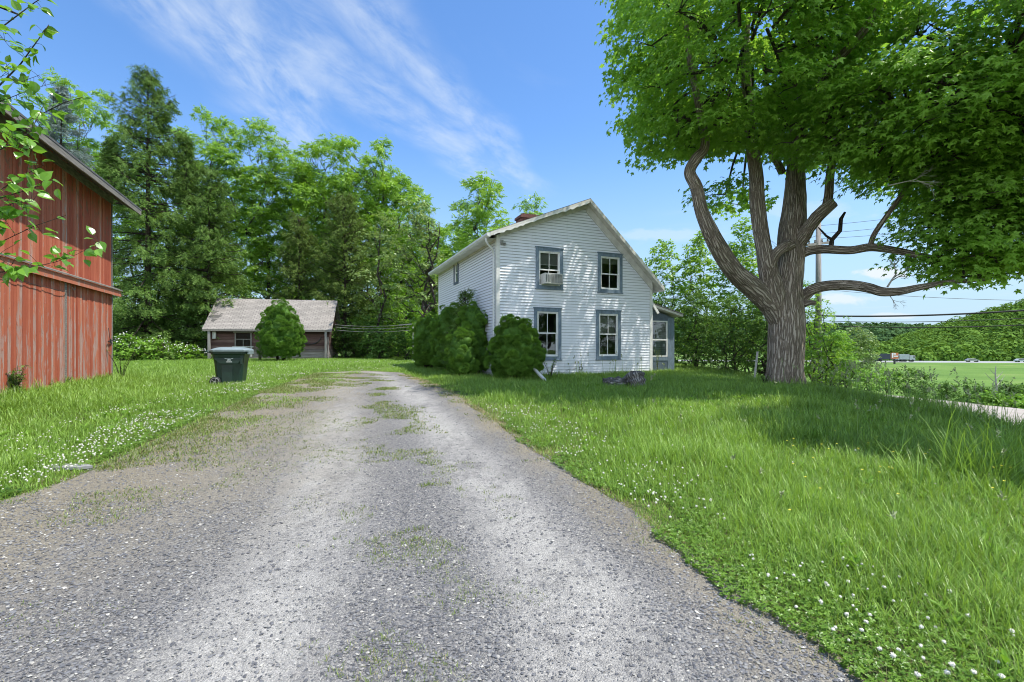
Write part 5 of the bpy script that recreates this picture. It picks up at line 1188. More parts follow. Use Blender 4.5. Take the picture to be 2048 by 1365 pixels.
car('small white car far off on the highway at the right edge', 2043, 197, M['truckwhite']); car('small grey car far off on the highway left of the white one', 1944, 202, M['metal'])
# ------------------------------------------------------------------ the old maple
def maple():
    B = pt(1571, 770, 14.1); zb = float(ground_z(B.x, B.y)); e = obj_tree('maple_tree', (B.x, B.y, zb), 'huge old maple with a furrowed trunk and spreading boughs right of the house')
    org = Vector((B.x, B.y, zb)); rng = np.random.default_rng(42)
    def W(px, py, Y): return pt(px, py, Y)-org
    def smooth(P, n=5):
        P = [np.array(p) for p in P]; o = []
        for i in range(len(P)-1):
            a, b, c, d = P[max(i-1, 0)], P[i], P[i+1], P[min(i+2, len(P)-1)]
            for k in range(n):
                t = k/n; o.append(.5*((2*b)+(c-a)*t+(2*a-5*b+4*c-d)*t*t+(3*b-a-3*c+d)*t**3))
        o.append(P[-1]); return o
    tb = MB()
    def limb(pix, rad, k=16, mb=tb, n=5):
        pts = smooth([W(*p) for p in pix], n); r = np.interp(np.linspace(0, len(rad)-1, len(pts)), range(len(rad)), rad); mb.tube(pts, list(r), k)
    Y = 14.1
    limb([(1572, 800, Y), (1571, 772, Y), (1570, 740, Y), (1572, 700, Y), (1573, 650, Y), (1570, 605, Y), (1574, 570, Y), (1580, 520, Y), (1583, 470, Y), (1588, 430, Y), (1590, 380, Y), (1592, 320, Y), (1598, 230, Y), (1610, 120, Y), (1620, 10, Y), (1625, -120, Y)],
         [.58, .53, .48, .47, .48, .50, .41, .38, .36, .33, .27, .22, .18, .14, .09, .04], 36, n=8)
    limb([(1569, 685, Y), (1550, 625, Y-.05), (1512, 582, Y-.2), (1470, 545, Y-.5), (1440, 500, Y-.8), (1420, 462, Y-1.), (1402, 420, Y-1.1), (1393, 375, Y-1.2), (1380, 345, Y-1.2), (1393, 318, Y-1.3), (1410, 290, Y-1.4), (1400, 220, Y-1.6), (1380, 120, Y-1.8), (1370, 10, Y-2)],
         [.16, .31, .30, .26, .24, .21, .165, .155, .15, .14, .11, .10, .07, .04], 20)
    limb([(1562, 660, Y-.1), (1548, 590, Y-.2), (1537, 545, Y-.3), (1528, 500, Y-.4), (1520, 450, Y-.4), (1514, 400, Y-.5), (1512, 350, Y-.5), (1505, 300, Y-.6), (1498, 220, Y-.7), (1490, 120, Y-.8), (1500, 0, Y-1)],
         [.16, .30, .26, .21, .205, .20, .18, .17, .14, .11, .06], 20)
    limb([(1538, 560, Y-.3), (1545, 520, Y-.5), (1560, 500, Y-.6), (1580, 490, Y-.3)], [.14, .14, .14, .16], 14)
    limb([(1590, 500, Y), (1605, 475, Y-.3), (1630, 440, Y-.7), (1652, 418, Y-1.), (1668, 405, Y-1.1)], [.2, .19, .17, .16, .14], 16)
    limb([(1652, 418, Y-1.), (1658, 390, Y-1.), (1664, 330, Y-1.), (1690, 250, Y-.8), (1720, 130, Y-.6), (1740, 0, Y-.5)], [.12, .11, .10, .09, .06, .03], 12)
    limb([(1596, 512, Y), (1618, 502, Y-.2), (1650, 499, Y-.5), (1700, 501, Y-.9), (1740, 495, Y-1.2), (1775, 499, Y-1.4), (1815, 506, Y-1.7), (1850, 514, Y-2.), (1920, 520, Y-2.4), (1990, 500, Y-2.8)], [.17, .13, .12, .11, .11, .095, .085, .075, .06, .03], 14)
    limb([(1588, 605, Y), (1605, 596, Y-.1), (1625, 580, Y-.3), (1655, 572, Y-.6), (1700, 571, Y-1.), (1735, 576, Y-1.3), (1765, 584, Y-1.6), (1800, 583, Y-1.8), (1840, 575, Y-2.1), (1900, 565, Y-2.5), (1970, 560, Y-2.9)], [.2, .17, .15, .145, .14, .13, .12, .10, .08, .06, .03], 14)
    limb([(1588, 625, Y), (1602, 612, Y-.2), (1620, 606, Y-.4), (1632, 607, Y-.5)], [.12, .10, .08, .06], 10)
    limb([(1740, 497, Y-1.2), (1748, 470, Y-1.3), (1775, 430, Y-1.6), (1810, 380, Y-2.), (1850, 310, Y-2.2), (1900, 220, Y-2.4)], [.07, .065, .06, .055, .045, .03], 10)
    limb([(1565, 345, Y), (1552, 320, Y-.2), (1535, 290, Y-.4), (1520, 230, Y-.5)], [.1, .1, .09, .06], 10)
    limb([(1592, 320, Y), (1640, 250, Y+.8), (1720, 180, Y+1.5), (1830, 120, Y+2)], [.16, .13, .10, .05], 10)
    limb([(1598, 250, Y), (1650, 150, Y-1.8), (1730, 60, Y-3.2), (1800, -60, Y-4)], [.14, .12, .09, .04], 10)
    v = np.array(tb.v); f = fnoise(v*np.array([2.2, 2.2, .7]), 3)-.5
    # buttressed, fluted lower trunk
    lowm = np.exp(-np.clip(v[:, 2], 0, None)/1.6)*(np.hypot(v[:, 0], v[:, 1]) < .95); ang = np.arctan2(v[:, 1], v[:, 0])
    k = 1+lowm*(.08*np.cos(5*ang+.6)+.05*np.cos(9*ang)+.06*np.exp(-np.clip(v[:, 2], 0, None)/.3)); rr = np.hypot(v[:, 0], v[:, 1]); 
    fl = np.where(rr < .95, k, 1)+0; v[:, 0] *= fl; v[:, 1] *= fl
    ridge = (fnoise(v*np.array([9, 9, 1.6]), 2)-.5)*.07; d = nz(v*np.array([1, 1, 0])+1e-6); thick = (rr < .8)
    v += d*(ridge*thick)[:, None]+(f*.05)[:, None]*np.array([1, .6, .2]); tb.v = [tuple(p) for p in v]
    tb.build('trunk', M['maple_bark'], e, True)
    # bare dead branches
    def dead(px, py, Yd, s, seed):
        db = MB(); r = random.Random(seed); p0 = W(px, py, Yd)
        def grow(p, a, L, rad, lev):
            q = p+Vector((math.cos(a)*L, r.uniform(-.2, .2)*L, math.sin(a)*L)); m_ = p.lerp(q, .5)+Vector((0, 0, r.uniform(-.06, .06)*L)); db.tube([p, m_, q], [rad, rad*.8, rad*.55], 4, False)
            if lev: 
                for _ in range(3): grow(p.lerp(q, r.uniform(.4, 1)), a+r.uniform(-.7, .7), L*r.uniform(.5, .75), rad*.55, lev-1)
        grow(p0, s[0], s[1], s[2], 3); db.build('dead_branch', M['dead'], e)
    dead(1665, 280, 11.3, (.45, .7, .016), 1); dead(1800, 250, 11.2, (1.9, .6, .016), 2); dead(1775, 372, 10.9, (.2, .6, .014), 3); dead(1762, 290, 11.0, (.3, .55, .014), 4)
    dead(1775, 574, Y-1.6, (.95, .45, .03), 5); dead(1778, 590, Y-1.6, (-.9, .28, .012), 6)
    hk = MB()
    hk.tube([W(1661, 500, Y-.5), W(1664, 480, Y-.55), W(1680, 462, Y-.6), W(1682, 438, Y-.6), W(1690, 425, Y-.6)], [.07, .06, .055, .05, .03], 8, False); hk.tube([W(1664, 480, Y-.55), W(1652, 472, Y-.6), W(1643, 462, Y-.6), W(1636, 455, Y-.6)], [.04, .03, .025, .012], 7)
    hk.build('dead_bough', M['bark'], e)
    # crown: leafy masses over ellipsoids (centre, radii, count)
    E = [((6.6, 13.2, 11.2), (4.0, 4.8, 4.4), 52), ((5.7, 12.0, 8.6), (2.5, 3.0, 2.1), 26), ((12.6, 13.0, 10.4), (5.0, 5.2, 5.2), 60), ((12.9, 11.8, 5.8), (1.6, 2.0, 2.0), 20),
         ((9.4, 11.3, 6.7), (2.3, 1.7, 1.4), 28), ((7.3, 11.6, 6.6), (.7, .8, .6), 6), ((10.6, 10.6, 7.2), (2.6, 2.0, 1.9), 24), ((4.8, 12.3, 7.2), (.9, 1.5, .8), 7), ((9.2, 12.9, 15.2), (4.8, 4.8, 2.4), 8), ((13.5, 9.5, 8.), (2.5, 2.5, 3.), 16), ((10.9, 5.9, 9.2), (3.1, 2.7, 1.8), 58), ((11.15, 11.9, 3.75), (1.05, 1.0, .95), 14), ((11.0, 11.8, 5.1), (1.1, 1.1, .8), 11), ((13.0, 12.0, 4.4), (1.3, 1.3, 1.5), 13), ((12.6, 11.4, 4.6), (1.5, 1.4, 1.5), 14), ((13.6, 11.8, 6.8), (1.6, 1.6, 1.8), 12), ((10.8, 11.8, 6.3), (1.2, 1.2, .8), 7), ((8.0, 16.2, 9.5), (4.5, 2.6, 4.0), 13)]
    c = Cloud(); Ps, Ns, Ts, Rs = [], [], [], []
    br = MB()
    for (cx, cy, cz), (rx, ry, rz), cnt in E:
        i = 0; C0 = np.array([cx, cy, cz])
        for q in range(cnt):
            zt = 1-2*(q+.5)/cnt; a = q*2.39996+rng.uniform(-.3, .3); rr_ = math.sqrt(max(0, 1-zt*zt)); d = np.array([rr_*math.cos(a), rr_*math.sin(a), zt])
            pc = C0+d*np.array([rx, ry, rz])*rng.uniform(.68, .98); r = rng.uniform(.65, 1.15)*min(1, .45+.28*min(rx, ry, rz))
            # spray layers: tiers of leaves that slope outward and down
            n = int(430*r*r); nc = max(5, n//13)
            dd = nz(rng.normal(size=(nc, 3))); dd[:, 2] = np.where(dd[:, 2] < -.3, -dd[:, 2]*.6, dd[:, 2]); cc = pc+dd*(r*(.35+.65*rng.random(nc)**.5))[:, None]*np.array([1.15, 1.15, .62])
            out = nz(cc-np.array([cx, cy, cc[0, 2]-.5]))
            ii = rng.integers(nc, size=n); off = rng.normal(size=(n, 3))*np.array([.17, .17, .07]); p = cc[ii]+off+out[ii]*rng.uniform(0, .25, n)[:, None]
            p[:, 2] -= .35*np.hypot(off[:, 0], off[:, 1])+.10*rng.random(n)
            Ps.append(p); o2 = out[ii]*[1, 1, .2]
            Ns.append(o2*.75+np.array([0, 0, .8])+rng.normal(size=(n, 3))*.38); Ts.append(o2*.7+off*2.5+np.array([0, 0, -.75])+rng.normal(size=(n, 3))*.35)
            Rs.append(np.clip(rng.normal(.45, .22, n)+.25*(rng.random()-.5), 0, 1))
            # twig skeleton inside the mass
            b0 = Vector(pc)-org; inner = Vector(C0*.55+pc*.45)-org
            br.tube([inner, (inner+b0)/2+Vector((0, 0, .12)), b0], [.045, .035, .02], 5, False)
            for w_ in range(3):
                tt = Vector(cc[w_])-org; br.tube([b0, (b0+tt)/2+Vector((0, 0, .05)), tt], [.018, .013, .006], 4, False)
    P = np.concatenate(Ps)-np.array(org); N = np.concatenate(Ns); T_ = np.concatenate(Ts); r = np.concatenate(Rs); n = len(P)
    c.add(ML, MLF, P, N, T_, rng.uniform(.75, 1.2, n)*.18, r)
    br.build('twigs', M['bark'], e); c.build('crown', M['maple'], e)
    print('maple leaves', n)
maple()

# ------------------------------------------------------------------ near mulberry whose twigs hang into the left of the picture
def mulberry():
    X0, Y0 = -6.6, 4.0; zb = float(ground_z(X0, Y0)); org = Vector((X0, Y0, zb)); rng = np.random.default_rng(8)
    e = obj_tree('mulberry_tree', org, 'broad-leaved tree at the left edge, its leafy twigs hanging before the barn')
    tb = MB(); tb.tube([(0, 0, -.2), (.05, .05, 1.), (0, .1, 2.2), (-.1, .0, 3.4), (.0, .1, 4.6), (.1, .0, 5.6)], [.16, .13, .11, .09, .06, .03], 12)
    P_, N_, T_, S_ = [], [], [], []; c = Cloud()
    def twig(pix, rad, leaves, s=.105, both=True):
        pts = [pt(*p)-org for p in pix]; n = len(pts); tb.tube(pts, [rad*(1-.75*i/(n-1)) for i in range(n)], 6)
        A = np.array([list(p) for p in pts]); seg = np.linalg.norm(np.diff(A, axis=0), axis=1); cum = np.concatenate([[0], np.cumsum(seg)])
        for k in range(leaves):
            t = rng.uniform(.12, 1.0)*cum[-1]; i = min(np.searchsorted(cum, t, side='right')-1, n-2); f = (t-cum[i])/seg[i]; b = A[i]*(1-f)+A[i+1]*f; d = nz((A[i+1]-A[i])[None])[0]
            sd = np.cross(d, [0, -1, .2])*rng.choice([-1, 1])+rng.normal(size=3)*.55; st_ = b+sd*rng.uniform(.02, .07)
            tb.tube([b, (b+st_)/2+[0, 0, .006], st_], .0018, 3, False)
            P_.append(st_); N_.append(np.array([.25, -.35, .85])+rng.normal(size=3)*.5); T_.append(sd*.7+d*.5+np.array([0, 0, -.75])+rng.normal(size=3)*.3); S_.append(s*rng.uniform(.6, 1.2))
    limbs = [([(-300, 330, 4.1), (-140, 270, 4.3), (-20, 190, 4.5), (40, 130, 4.5), (98, 50, 4.5)], .03, 26), ([(-300, 420, 4.0), (-150, 330, 4.2), (-10, 265, 4.3), (50, 245, 4.4), (130, 205, 4.5), (165, 110+85, 4.5)], .022, 30),
             ([(-250, 60, 4.1), (-60, 90, 4.3), (10, 50, 4.4), (70, 5, 4.5), (110, -20, 4.5)], .02, 16), ([(-280, 380, 3.9), (-120, 350, 4.1), (0, 300, 4.2), (60, 265, 4.3), (85, 215, 4.3)], .018, 34),
             ([(-280, 450, 3.9), (-120, 420, 4.0), (0, 380, 4.2), (50, 350, 4.3), (88, 330, 4.3)], .016, 28), ([(-280, 470, 3.9), (-120, 440, 4.), (-10, 400, 4.2), (40, 385, 4.2), (110, 362, 4.3)], .015, 22),
             ([(-280, 560, 3.9), (-120, 520, 4.), (-10, 490, 4.1), (70, 452, 4.2), (130, 432, 4.3), (132, 430, 4.3)], .012, 8), ([(-260, 520, 3.9), (-100, 470, 4.), (0, 420, 4.1), (40, 400, 4.1), (72, 405, 4.1)], .012, 22),
             ([(-260, 640, 3.8), (-100, 590, 3.9), (0, 545, 4.0), (60, 535, 4.1), (110, 525, 4.2), (152, 510, 4.2), (200, 485, 4.2)], .011, 20), ([(-250, 560, 3.8), (-100, 540, 3.9), (-20, 505, 4.), (20, 530, 4.), (48, 545, 4.)], .010, 14),
             ([(-250, 200, 4.1), (-100, 170, 4.2), (-10, 130, 4.3), (40, 165, 4.3), (80, 150, 4.3)], .012, 26), ([(-250, 250, 4.2), (-80, 230, 4.3), (10, 200, 4.4), (60, 180, 4.4), (112, 165, 4.4)], .012, 26),
             ([(-250, 20, 4.1), (-80, 40, 4.2), (0, 70, 4.3), (20, 95, 4.3)], .012, 14), ([(-250, 300, 4.), (-80, 290, 4.), (0, 260, 4.), (30, 280, 4.), (60, 310, 4.)], .012, 30), ([(-250, 420, 3.9), (-60, 430, 4.), (10, 440, 4.), (30, 470, 4.)], .01, 14)]
    for pix, rad, lv in limbs: twig(pix, rad*.45, int(lv*2.6), .10)
    for k in range(16):       # boughs out of the picture to the left that the visible twigs belong to
        a = rng.uniform(1.2, 5.1); L = rng.uniform(1, 2.2); z = rng.uniform(2.5, 5.5); p0 = np.array([0, 0, z-.4]); p1 = p0+np.array([math.cos(a)*L, math.sin(a)*L, .7]); tb.tube([p0, (p0+p1)/2+[0, 0, .15], p1], [.04, .03, .01], 6)
        for q in range(60):
            t = rng.random(); b = p0+(p1-p0)*t+rng.normal(size=3)*.22; P_.append(b); N_.append(np.array([0, 0, 1])+rng.normal(size=3)*.5); T_.append(rng.normal(size=3)+[0, 0, -.7]); S_.append(.10*rng.uniform(.7, 1.2))
    # leaf with a fold, a curved tip and toothed edge
    V = [(0, 0, 0), (0, .35, .0), (0, .7, -.02), (0, 1.06, -.14)]; L_ = [(.16, .02, .03), (.33, .22, .09), (.36, .45, .10), (.25, .68, .05), (.10, .88, -.03)]
    n0 = len(V); V += L_+[(-x_, y_, z_) for x_, y_, z_ in L_]; a = n0; b = n0+5
    Fc = [(0, a, a+1, 1), (1, a+1, a+2), (1, a+2, a+3, 2), (2, a+3, a+4, 3), (0, 1, b+1, b), (1, b+2, b+1), (1, 2, b+3, b+2), (2, 3, b+4, b+3)]
    c.add(V, Fc, np.array(P_), np.array(N_), np.array(T_), np.array(S_), rng.random(len(P_)))
    tb.build('trunk', M['bark'], e, True); c.build('crown', M['mulberry'], e)
mulberry()
# ------------------------------------------------------------------ grass, clover, weeds, pebbles
def inrot(x, y, ox, oy, ang, u0, u1, v0, v1):
    c, s = math.cos(ang), math.sin(ang); u = (x-ox)*c+(y-oy)*s; v = -(x-ox)*s+(y-oy)*c
    return (u > u0) & (u < u1) & (v > v0) & (v < v1)
def blocked(x, y):
    return inrot(x, y, -.53, 17, R(22), .02, 6.6, .02, 8.6) | inrot(x, y, -.53, 17, R(22), 6.6, 8.1, .5, 5.6) | inrot(x, y, -12.94, 15.6, R(22), -9, .02, -11, 0) | inrot(x, y, at(414, 31.9), 32, R(12), 0, 7.8, 0, 4.4)
def scatter(rng, bands, dens, keep):
    X_, Y_ = [], []
    for (a, b, xa, xb) in bands:
        if xb <= xa: continue
        ym = (a+b)/2; n = int(dens(ym)*(b-a)*(xb-xa)); x = rng.uniform(xa, xb, n); y = rng.uniform(a, b, n); k = keep(x, y); X_.append(x[k]); Y_.append(y[k])
    return np.concatenate(X_), np.concatenate(Y_)
BL = [(-.5, 0, 0), (.5, 0, 0), (-.42, .38, .05), (.42, .38, .05), (-.27, .74, .17), (.27, .74, .17), (0, 1, .36)]; BLF = [(0, 1, 3, 2), (2, 3, 5, 4), (4, 5, 6)]
def blades(cl, x, y, z, h, wd, rng, lean=.35, rn=None, bend=1.):
    n = len(x); a = rng.uniform(0, 6.283, n); tl = np.abs(rng.normal(size=n))*lean
    T_ = np.stack([np.cos(a)*tl, np.sin(a)*tl, np.ones(n)], 1); N = np.stack([np.cos(a), np.sin(a), -tl], 1)+rng.normal(size=(n, 3))*.12
    S = np.stack([wd, h, h*bend*rng.uniform(.4, 1.6, n)], 1); cl.add(BL, BLF, np.stack([x, y, z-.01], 1), N, T_, S, rn if rn is not None else rng.random(n))
def lawn():
    rng = np.random.default_rng(2024)
    D = lambda Y: 4300 if Y < 3 else 4300*(3/Y)**1.08
    br = [(a, b) for a, b in ((1.1, 2), (2, 3), (3, 4), (4, 5), (5, 6.5), (6.5, 8), (8, 10), (10, 12.5), (12.5, 16), (16, 20), (20, 26), (26, 34), (34, 44))]
    bands = []
    for a, b in br: 
        xr_ = min(1.12*b+1.2, 10.5 if b < 17 else 13); bands.append((a, b, float(drive_r(b))-.3, xr_)); bands.append((a, b, -min(1.12*b+1.2, 34), float(drive_l(a))+.9))
        if a >= 20: bands.append((a, b, float(drive_l(a))+.9, float(drive_r(b))-.3))
    ewob = lambda x, y: .35*(n2(x, y, 1.7, 4)-.5)+.25*(n2(x, y, 5.5, 7)-.5)
    def keep(x, y):
        w_ = ewob(x, y); on = (x < drive_r(y)+.08-w_*1.7) & (x > drive_l(y)+.05+w_*1.6) & (y < 21.0+w_)
        patch = (x < drive_l(y)+2.1*sst(5.5, 9.5, y)) & (x > drive_l(y)-.5) & (n2(x, y, 1.4, 88) > .46+.10*(x-drive_l(y))/2) & (rng.random(len(x)) < .7)
        return (~on | patch) & ~blocked(x, y) & (x < crest_x(y)+3.2)
    x, y = scatter(rng, bands, D, keep); n = len(x); dist = np.hypot(x, y); k = np.clip(dist/3, 1, 14)
    dr = np.clip(np.minimum(np.abs(x-drive_r(y))+np.where(x < drive_r(y), 0, 0), np.abs(x-drive_l(y))), 0, 3)
    tall = n2(x, y, .45, 21); cl_ = n2(x, y, 2.1, 5); edge = sst(0, 1.0, dr)
    h = (.045+.075*edge)*(.45+1.1*tall)*(.35+1.3*cl_)*rng.uniform(.5, 1.45, n)*1.25
    right = x > 0; h = np.where(right & (dr > 1.2), h*(1+.45*sst(2.5, 6.5, x)*sst(.35, .7, n2(x, y, .8, 31))*1.2), h)
    h = np.where(y > 10, np.minimum(h*1.15, .2), h); 
    h = h*(1+.3*sst(0, .8, x-crest_x(y)))*np.where((x > drive_l(y)) & (x < drive_r(y)) & (y < 21), .42, 1)
    wd = .0040*k**.58*rng.uniform(.6, 1.9, n)
    rn = np.clip(.85*rng.random(n)**1.5+.55*n2(x, y, 2.3, 14)-.16, 0, 1)
    c = Cloud(); blades(c, x, y, ground_z(x, y), h, wd, rng, .55, rn)
    tag(c.build('lawn_grass', M['grass']), 'green lawn grass covering the ground on both sides of the driveway', 'grass', kind='stuff')
    print('grass', n)
    # coarser bright tufts and leaning long blades on the right lawn and by the barn
    c = Cloud(); X_, Y_, H_, W_ = [], [], [], []
    def tuft(cx, cy, nb, r, hh, w_):
        X_.append(cx+rng.normal(size=nb)*r); Y_.append(cy+rng.normal(size=nb)*r); H_.append(hh*rng.uniform(.5, 1.15, nb)); W_.append(np.full(nb, w_)*rng.uniform(.7, 1.3, nb))
    for _ in range(330):
        yy = rng.uniform(2, 9.5); lo_ = float(drive_r(yy))+1.0; xx = rng.uniform(lo_, max(lo_+.2, min(1.05*yy+.6, 8.3))); m_ = n2(xx, yy, .7, 51)
        if m_ > .42: tuft(xx, yy, rng.integers(10, 26), .055, rng.uniform(.12, .25), .0055*(1+yy*.09))
    for _ in range(40): yy = rng.uniform(4.2, 6.0); tuft(yy*rng.uniform(.78, 1.06), yy, rng.integers(12, 24), .07, rng.uniform(.30, .62)*(.6 if rng.random() < .5 else 1), .0085)
    for _ in range(26): yy = rng.uniform(4.7, 5.7); tuft(yy*rng.uniform(.90, 1.06), yy, rng.integers(14, 26), .05, rng.uniform(.5, .78), .0095)
    for _ in range(260):
        s = rng.uniform(0, 9); o = rng.uniform(.05, 1.1); cx = -12.94+.375*s+.927*o; cy = 15.6-.927*s+.375*o; tuft(cx, cy, rng.integers(14, 30), .09, rng.uniform(.16, .42)*(1.1-.4*o), .013)
    for _ in range(60): s = rng.uniform(-1.5, 4); tuft(-12.94-.375*s*.3+rng.uniform(0, 1.6), 15.6+s, 20, .12, rng.uniform(.2, .5), .016)
    for _ in range(200):
        u = rng.uniform(-1.5, 9.0); o = rng.uniform(.05, .8); px_, py_, _z = hp(u, -o, 0); tuft(px_, py_, rng.integers(8, 18), .07, rng.uniform(.12, .34), .012)
    for _ in range(150): yy = rng.uniform(12, 16.5); tuft(rng.uniform(4, 9), yy, 14, .12, rng.uniform(.15, .3), .013)
    for _ in range(60): a = rng.uniform(0, 6.28); tuft(7.95+.75*math.cos(a), 14.1+.75*math.sin(a), 16, .1, rng.uniform(.2, .42), .014)
    x, y, h, wd = map(np.concatenate, (X_, Y_, H_, W_)); k = ~blocked(x, y); x, y, h, wd = x[k], y[k], h[k], wd[k]
    blades(c, x, y, ground_z(x, y), h, wd, rng, .34, None, 1.25)
    tag(c.build('tall_grass', M['grass']), 'taller grass tufts leaning over the lawn and along the walls', 'grass', kind='stuff')
    lw = Cloud(); n_ = 1500; yy = 1.8+rng.random(n_)**1.3*11; sd = rng.random(n_) < .68; xx = np.where(sd, drive_r(yy)+.5+rng.random(n_)*6.5, drive_l(yy)-.4-rng.random(n_)*5); k = (np.abs(xx) < 1.12*yy+.5) & (xx < crest_x(yy)) & (n2(xx, yy, .8, 97) > .42) & ~blocked(xx, yy); xx, yy = xx[k], yy[k]; m_ = len(xx)
    sz = rng.uniform(.025, .07, m_)*(1+.06*yy); tone = rng.random(m_)
    for q in range(7):
        a = rng.uniform(0, 6.283, m_); up = rng.uniform(.25, 1.3, m_); T_ = np.stack([np.cos(a), np.sin(a), up], 1); N = np.stack([-np.cos(a)*up, -np.sin(a)*up, np.ones(m_)], 1)
        lw.add([(0, 0, 0), (.17, .35, .03), (.13, .75, .0), (0, 1.05, -.1), (-.13, .75, .0), (-.17, .35, .03)], [(0, 1, 2, 3), (0, 3, 4, 5)], np.stack([xx, yy, ground_z(xx, yy)+.01+rng.random(m_)*.06], 1), N, T_, sz*rng.uniform(.7, 1.3, m_), np.clip(tone*.6+rng.random(m_)*.4, 0, 1))
    tag(lw.build('broadleaf_weeds', M['bush']), 'low broad-leaved weeds dotted through the lawn', 'weeds', kind='stuff')
    # rank weeds and seeding grass along the bank edge
    c = Cloud(); n = 13000; yy = 5+rng.random(n)**.8*17; xx = crest_x(yy)+rng.normal(size=n)*.45+.55; hh = rng.uniform(.06, .25, n)*(.6+.7*n2(xx, yy, .9, 3)); k = ~blocked(xx, yy)
    blades(c, xx[k], yy[k], ground_z(xx, yy)[k], hh[k], (.007+.0008*yy[k]), rng, .3, None, 1.1)
    tag(c.build('bank_weeds', M['hay']), 'rank pale weeds along the top of the bank at the right', 'weeds', kind='stuff')
    # seed heads on thin stalks
    st = Cloud(); hd = Cloud(); SX, SY, SH = [], [], []
    for _ in range(150): yy = rng.uniform(7.5, 13); SX.append(float(crest_x(yy))+rng.normal()*.5+.3); SY.append(yy); SH.append(rng.uniform(.5, .95))
    for px_, yy, hh in ((1945, 5.4, .82), (1960, 5.5, .95), (1985, 5.6, .9), (1998, 5.3, .75), (1972, 5.2, .7), (1790, 6.3, .62), (1700, 6.6, .55), (1715, 6.5, .5), (1762, 6.4, .52), (1735, 6.5, .48), (1805, 6.2, .45), (1560, 9.2, .5), (1425, 10.6, .85), (1432, 10.5, .7), (1300, 10.8, .5), (1310, 10.7, .45), (1290, 10.9, .4), (1540, 3.6, .3), (2020, 5.0, .6), (2035, 5.2, .7), (2010, 4.6, .55)):
        SX.append(at(px_, yy)); SY.append(yy); SH.append(hh)
    for _ in range(30): u = rng.uniform(2.6, 8.4); p_ = hp(u, -rng.uniform(.15, .5), 0); SX.append(p_[0]); SY.append(p_[1]); SH.append(rng.uniform(.4, 1.0))
    for _ in range(12): yy = rng.uniform(3, 9); SX.append(rng.uniform(float(drive_r(yy))+1.2, max(float(drive_r(yy))+1.4, min(7.5, 1.05*yy)))); SY.append(yy); SH.append(rng.uniform(.22, .42))
    SX, SY, SH = map(np.array, (SX, SY, SH)); Z_ = ground_z(SX, SY); n = len(SX)
    blades(st, SX, SY, Z_, SH, np.full(n, .0045)+.0005*SY, np.random.default_rng(3), .12, None, .35)
    v = np.array(st.V[0]).reshape(n, 7, 3); tip = v[:, 6]; mid = v[:, 4]
    for q in range(16):
        t = q/16; P = tip*(1-t*.5)+mid*(t*.5)+rng.normal(size=(n, 3))*.006*(.4+t); d = rng.normal(size=(n, 3))*.6+np.array([0, 0, 1.])
        hd.add([(0, -.2, 0), (.22, .4, 0), (0, 1, 0), (-.22, .4, 0)], [(0, 1, 2, 3)], P, rng.normal(size=(n, 3)), d, rng.uniform(.014, .030, n)*(1+.06*SY), rng.random(n))
    tag(st.build('grass_stalk', M['hay']), 'thin seeding stalks standing above the lawn and bank', 'weeds', kind='stuff'); tag(hd.build('grass_seed_head', M['seed']), 'pale seed heads on the tall grass stalks', 'weeds', kind='stuff')
    # clover mats
    LF = []; 
    for q in range(3):
        a = q*2.094; ca, sa = math.cos(a), math.sin(a); rot = lambda x_, y_, z_: (x_*ca-y_*sa, x_*sa+y_*ca, z_); LF += [rot(0, 0, 0), rot(.34, .42, .06), rot(.22, .82, .03), rot(0, .74, .0), rot(-.22, .82, .03), rot(-.34, .42, .06)]
    LFF = [(6*q, 6*q+1, 6*q+2, 6*q+3) for q in range(3)]+[(6*q, 6*q+3, 6*q+4, 6*q+5) for q in range(3)]
    lv = Cloud(); fl = Cloud()
    def mat_(n, ya, yb, fx, spread, s, hz, thr):
        yy = rng.uniform(ya, yb, n); xx = fx(yy)+spread*rng.random(n)**1.3*np.sign(spread)*np.sign(spread); k = n2(xx, yy, 1.1, 61) > thr; xx, yy = xx[k], yy[k]; m_ = len(xx)
        zz = ground_z(xx, yy)+hz*rng.uniform(.3, 1.25, m_); lv.add(LF, LFF, np.stack([xx, yy, zz], 1), rng.normal(size=(m_, 3))*.32+[0, 0, 1], rng.normal(size=(m_, 3)), s*rng.uniform(.7, 1.3, m_), rng.random(m_)); return xx, yy
    er = lambda y: drive_r(y)+.02+.42*(n2(y, 0*y, 1.9, 3)-.5)+.22*(n2(y, 0*y, 6.5, 8)-.5)
    mat_(12000, 1.3, 4.5, er, .95, .015, .05, .42); mat_(7000, 4.5, 9, er, .8, .018, .045, .46)
    mat_(7000, 4.2, 9, lambda y: drive_l(y)-.1, -1.3, .019, .055, .40); mat_(3500, 9, 14, lambda y: drive_l(y)+.1, -1.5, .026, .05, .46); mat_(5000, 2, 7, lambda y: drive_r(y)+.9, 2.5, .018, .07, .55)
    tag(lv.build('clover_leaves', M['clover']), 'low clover leaves matting the driveway edges', 'clover', kind='stuff')
    ico = [(0, 0, -1)]+[(.89*math.cos(a), .89*math.sin(a), -.35) for a in np.arange(5)*1.2566]+[(.89*math.cos(a), .89*math.sin(a), .45) for a in np.arange(5)*1.2566+.628]+[(0, 0, 1)]
    icf = [(0, 1+(i+1) % 5, 1+i) for i in range(5)]+[(1+i, 1+(i+1) % 5, 6+i) for i in range(5)]+[(1+(i+1) % 5, 6+(i+1) % 5, 6+i) for i in range(5)]+[(6+i, 6+(i+1) % 5, 11) for i in range(5)]
    FX, FY, FH = [], [], []
    def fl_(n, ya, yb, fx, sp, thr, hz, sd=91):
        yy = rng.uniform(ya, yb, n); xx = fx(yy)+sp*rng.random(n); k = n2(xx, yy, 1.0, sd) > thr; FX.append(xx[k]); FY.append(yy[k]); FH.append(hz*rng.uniform(.7, 1.3, k.sum()))
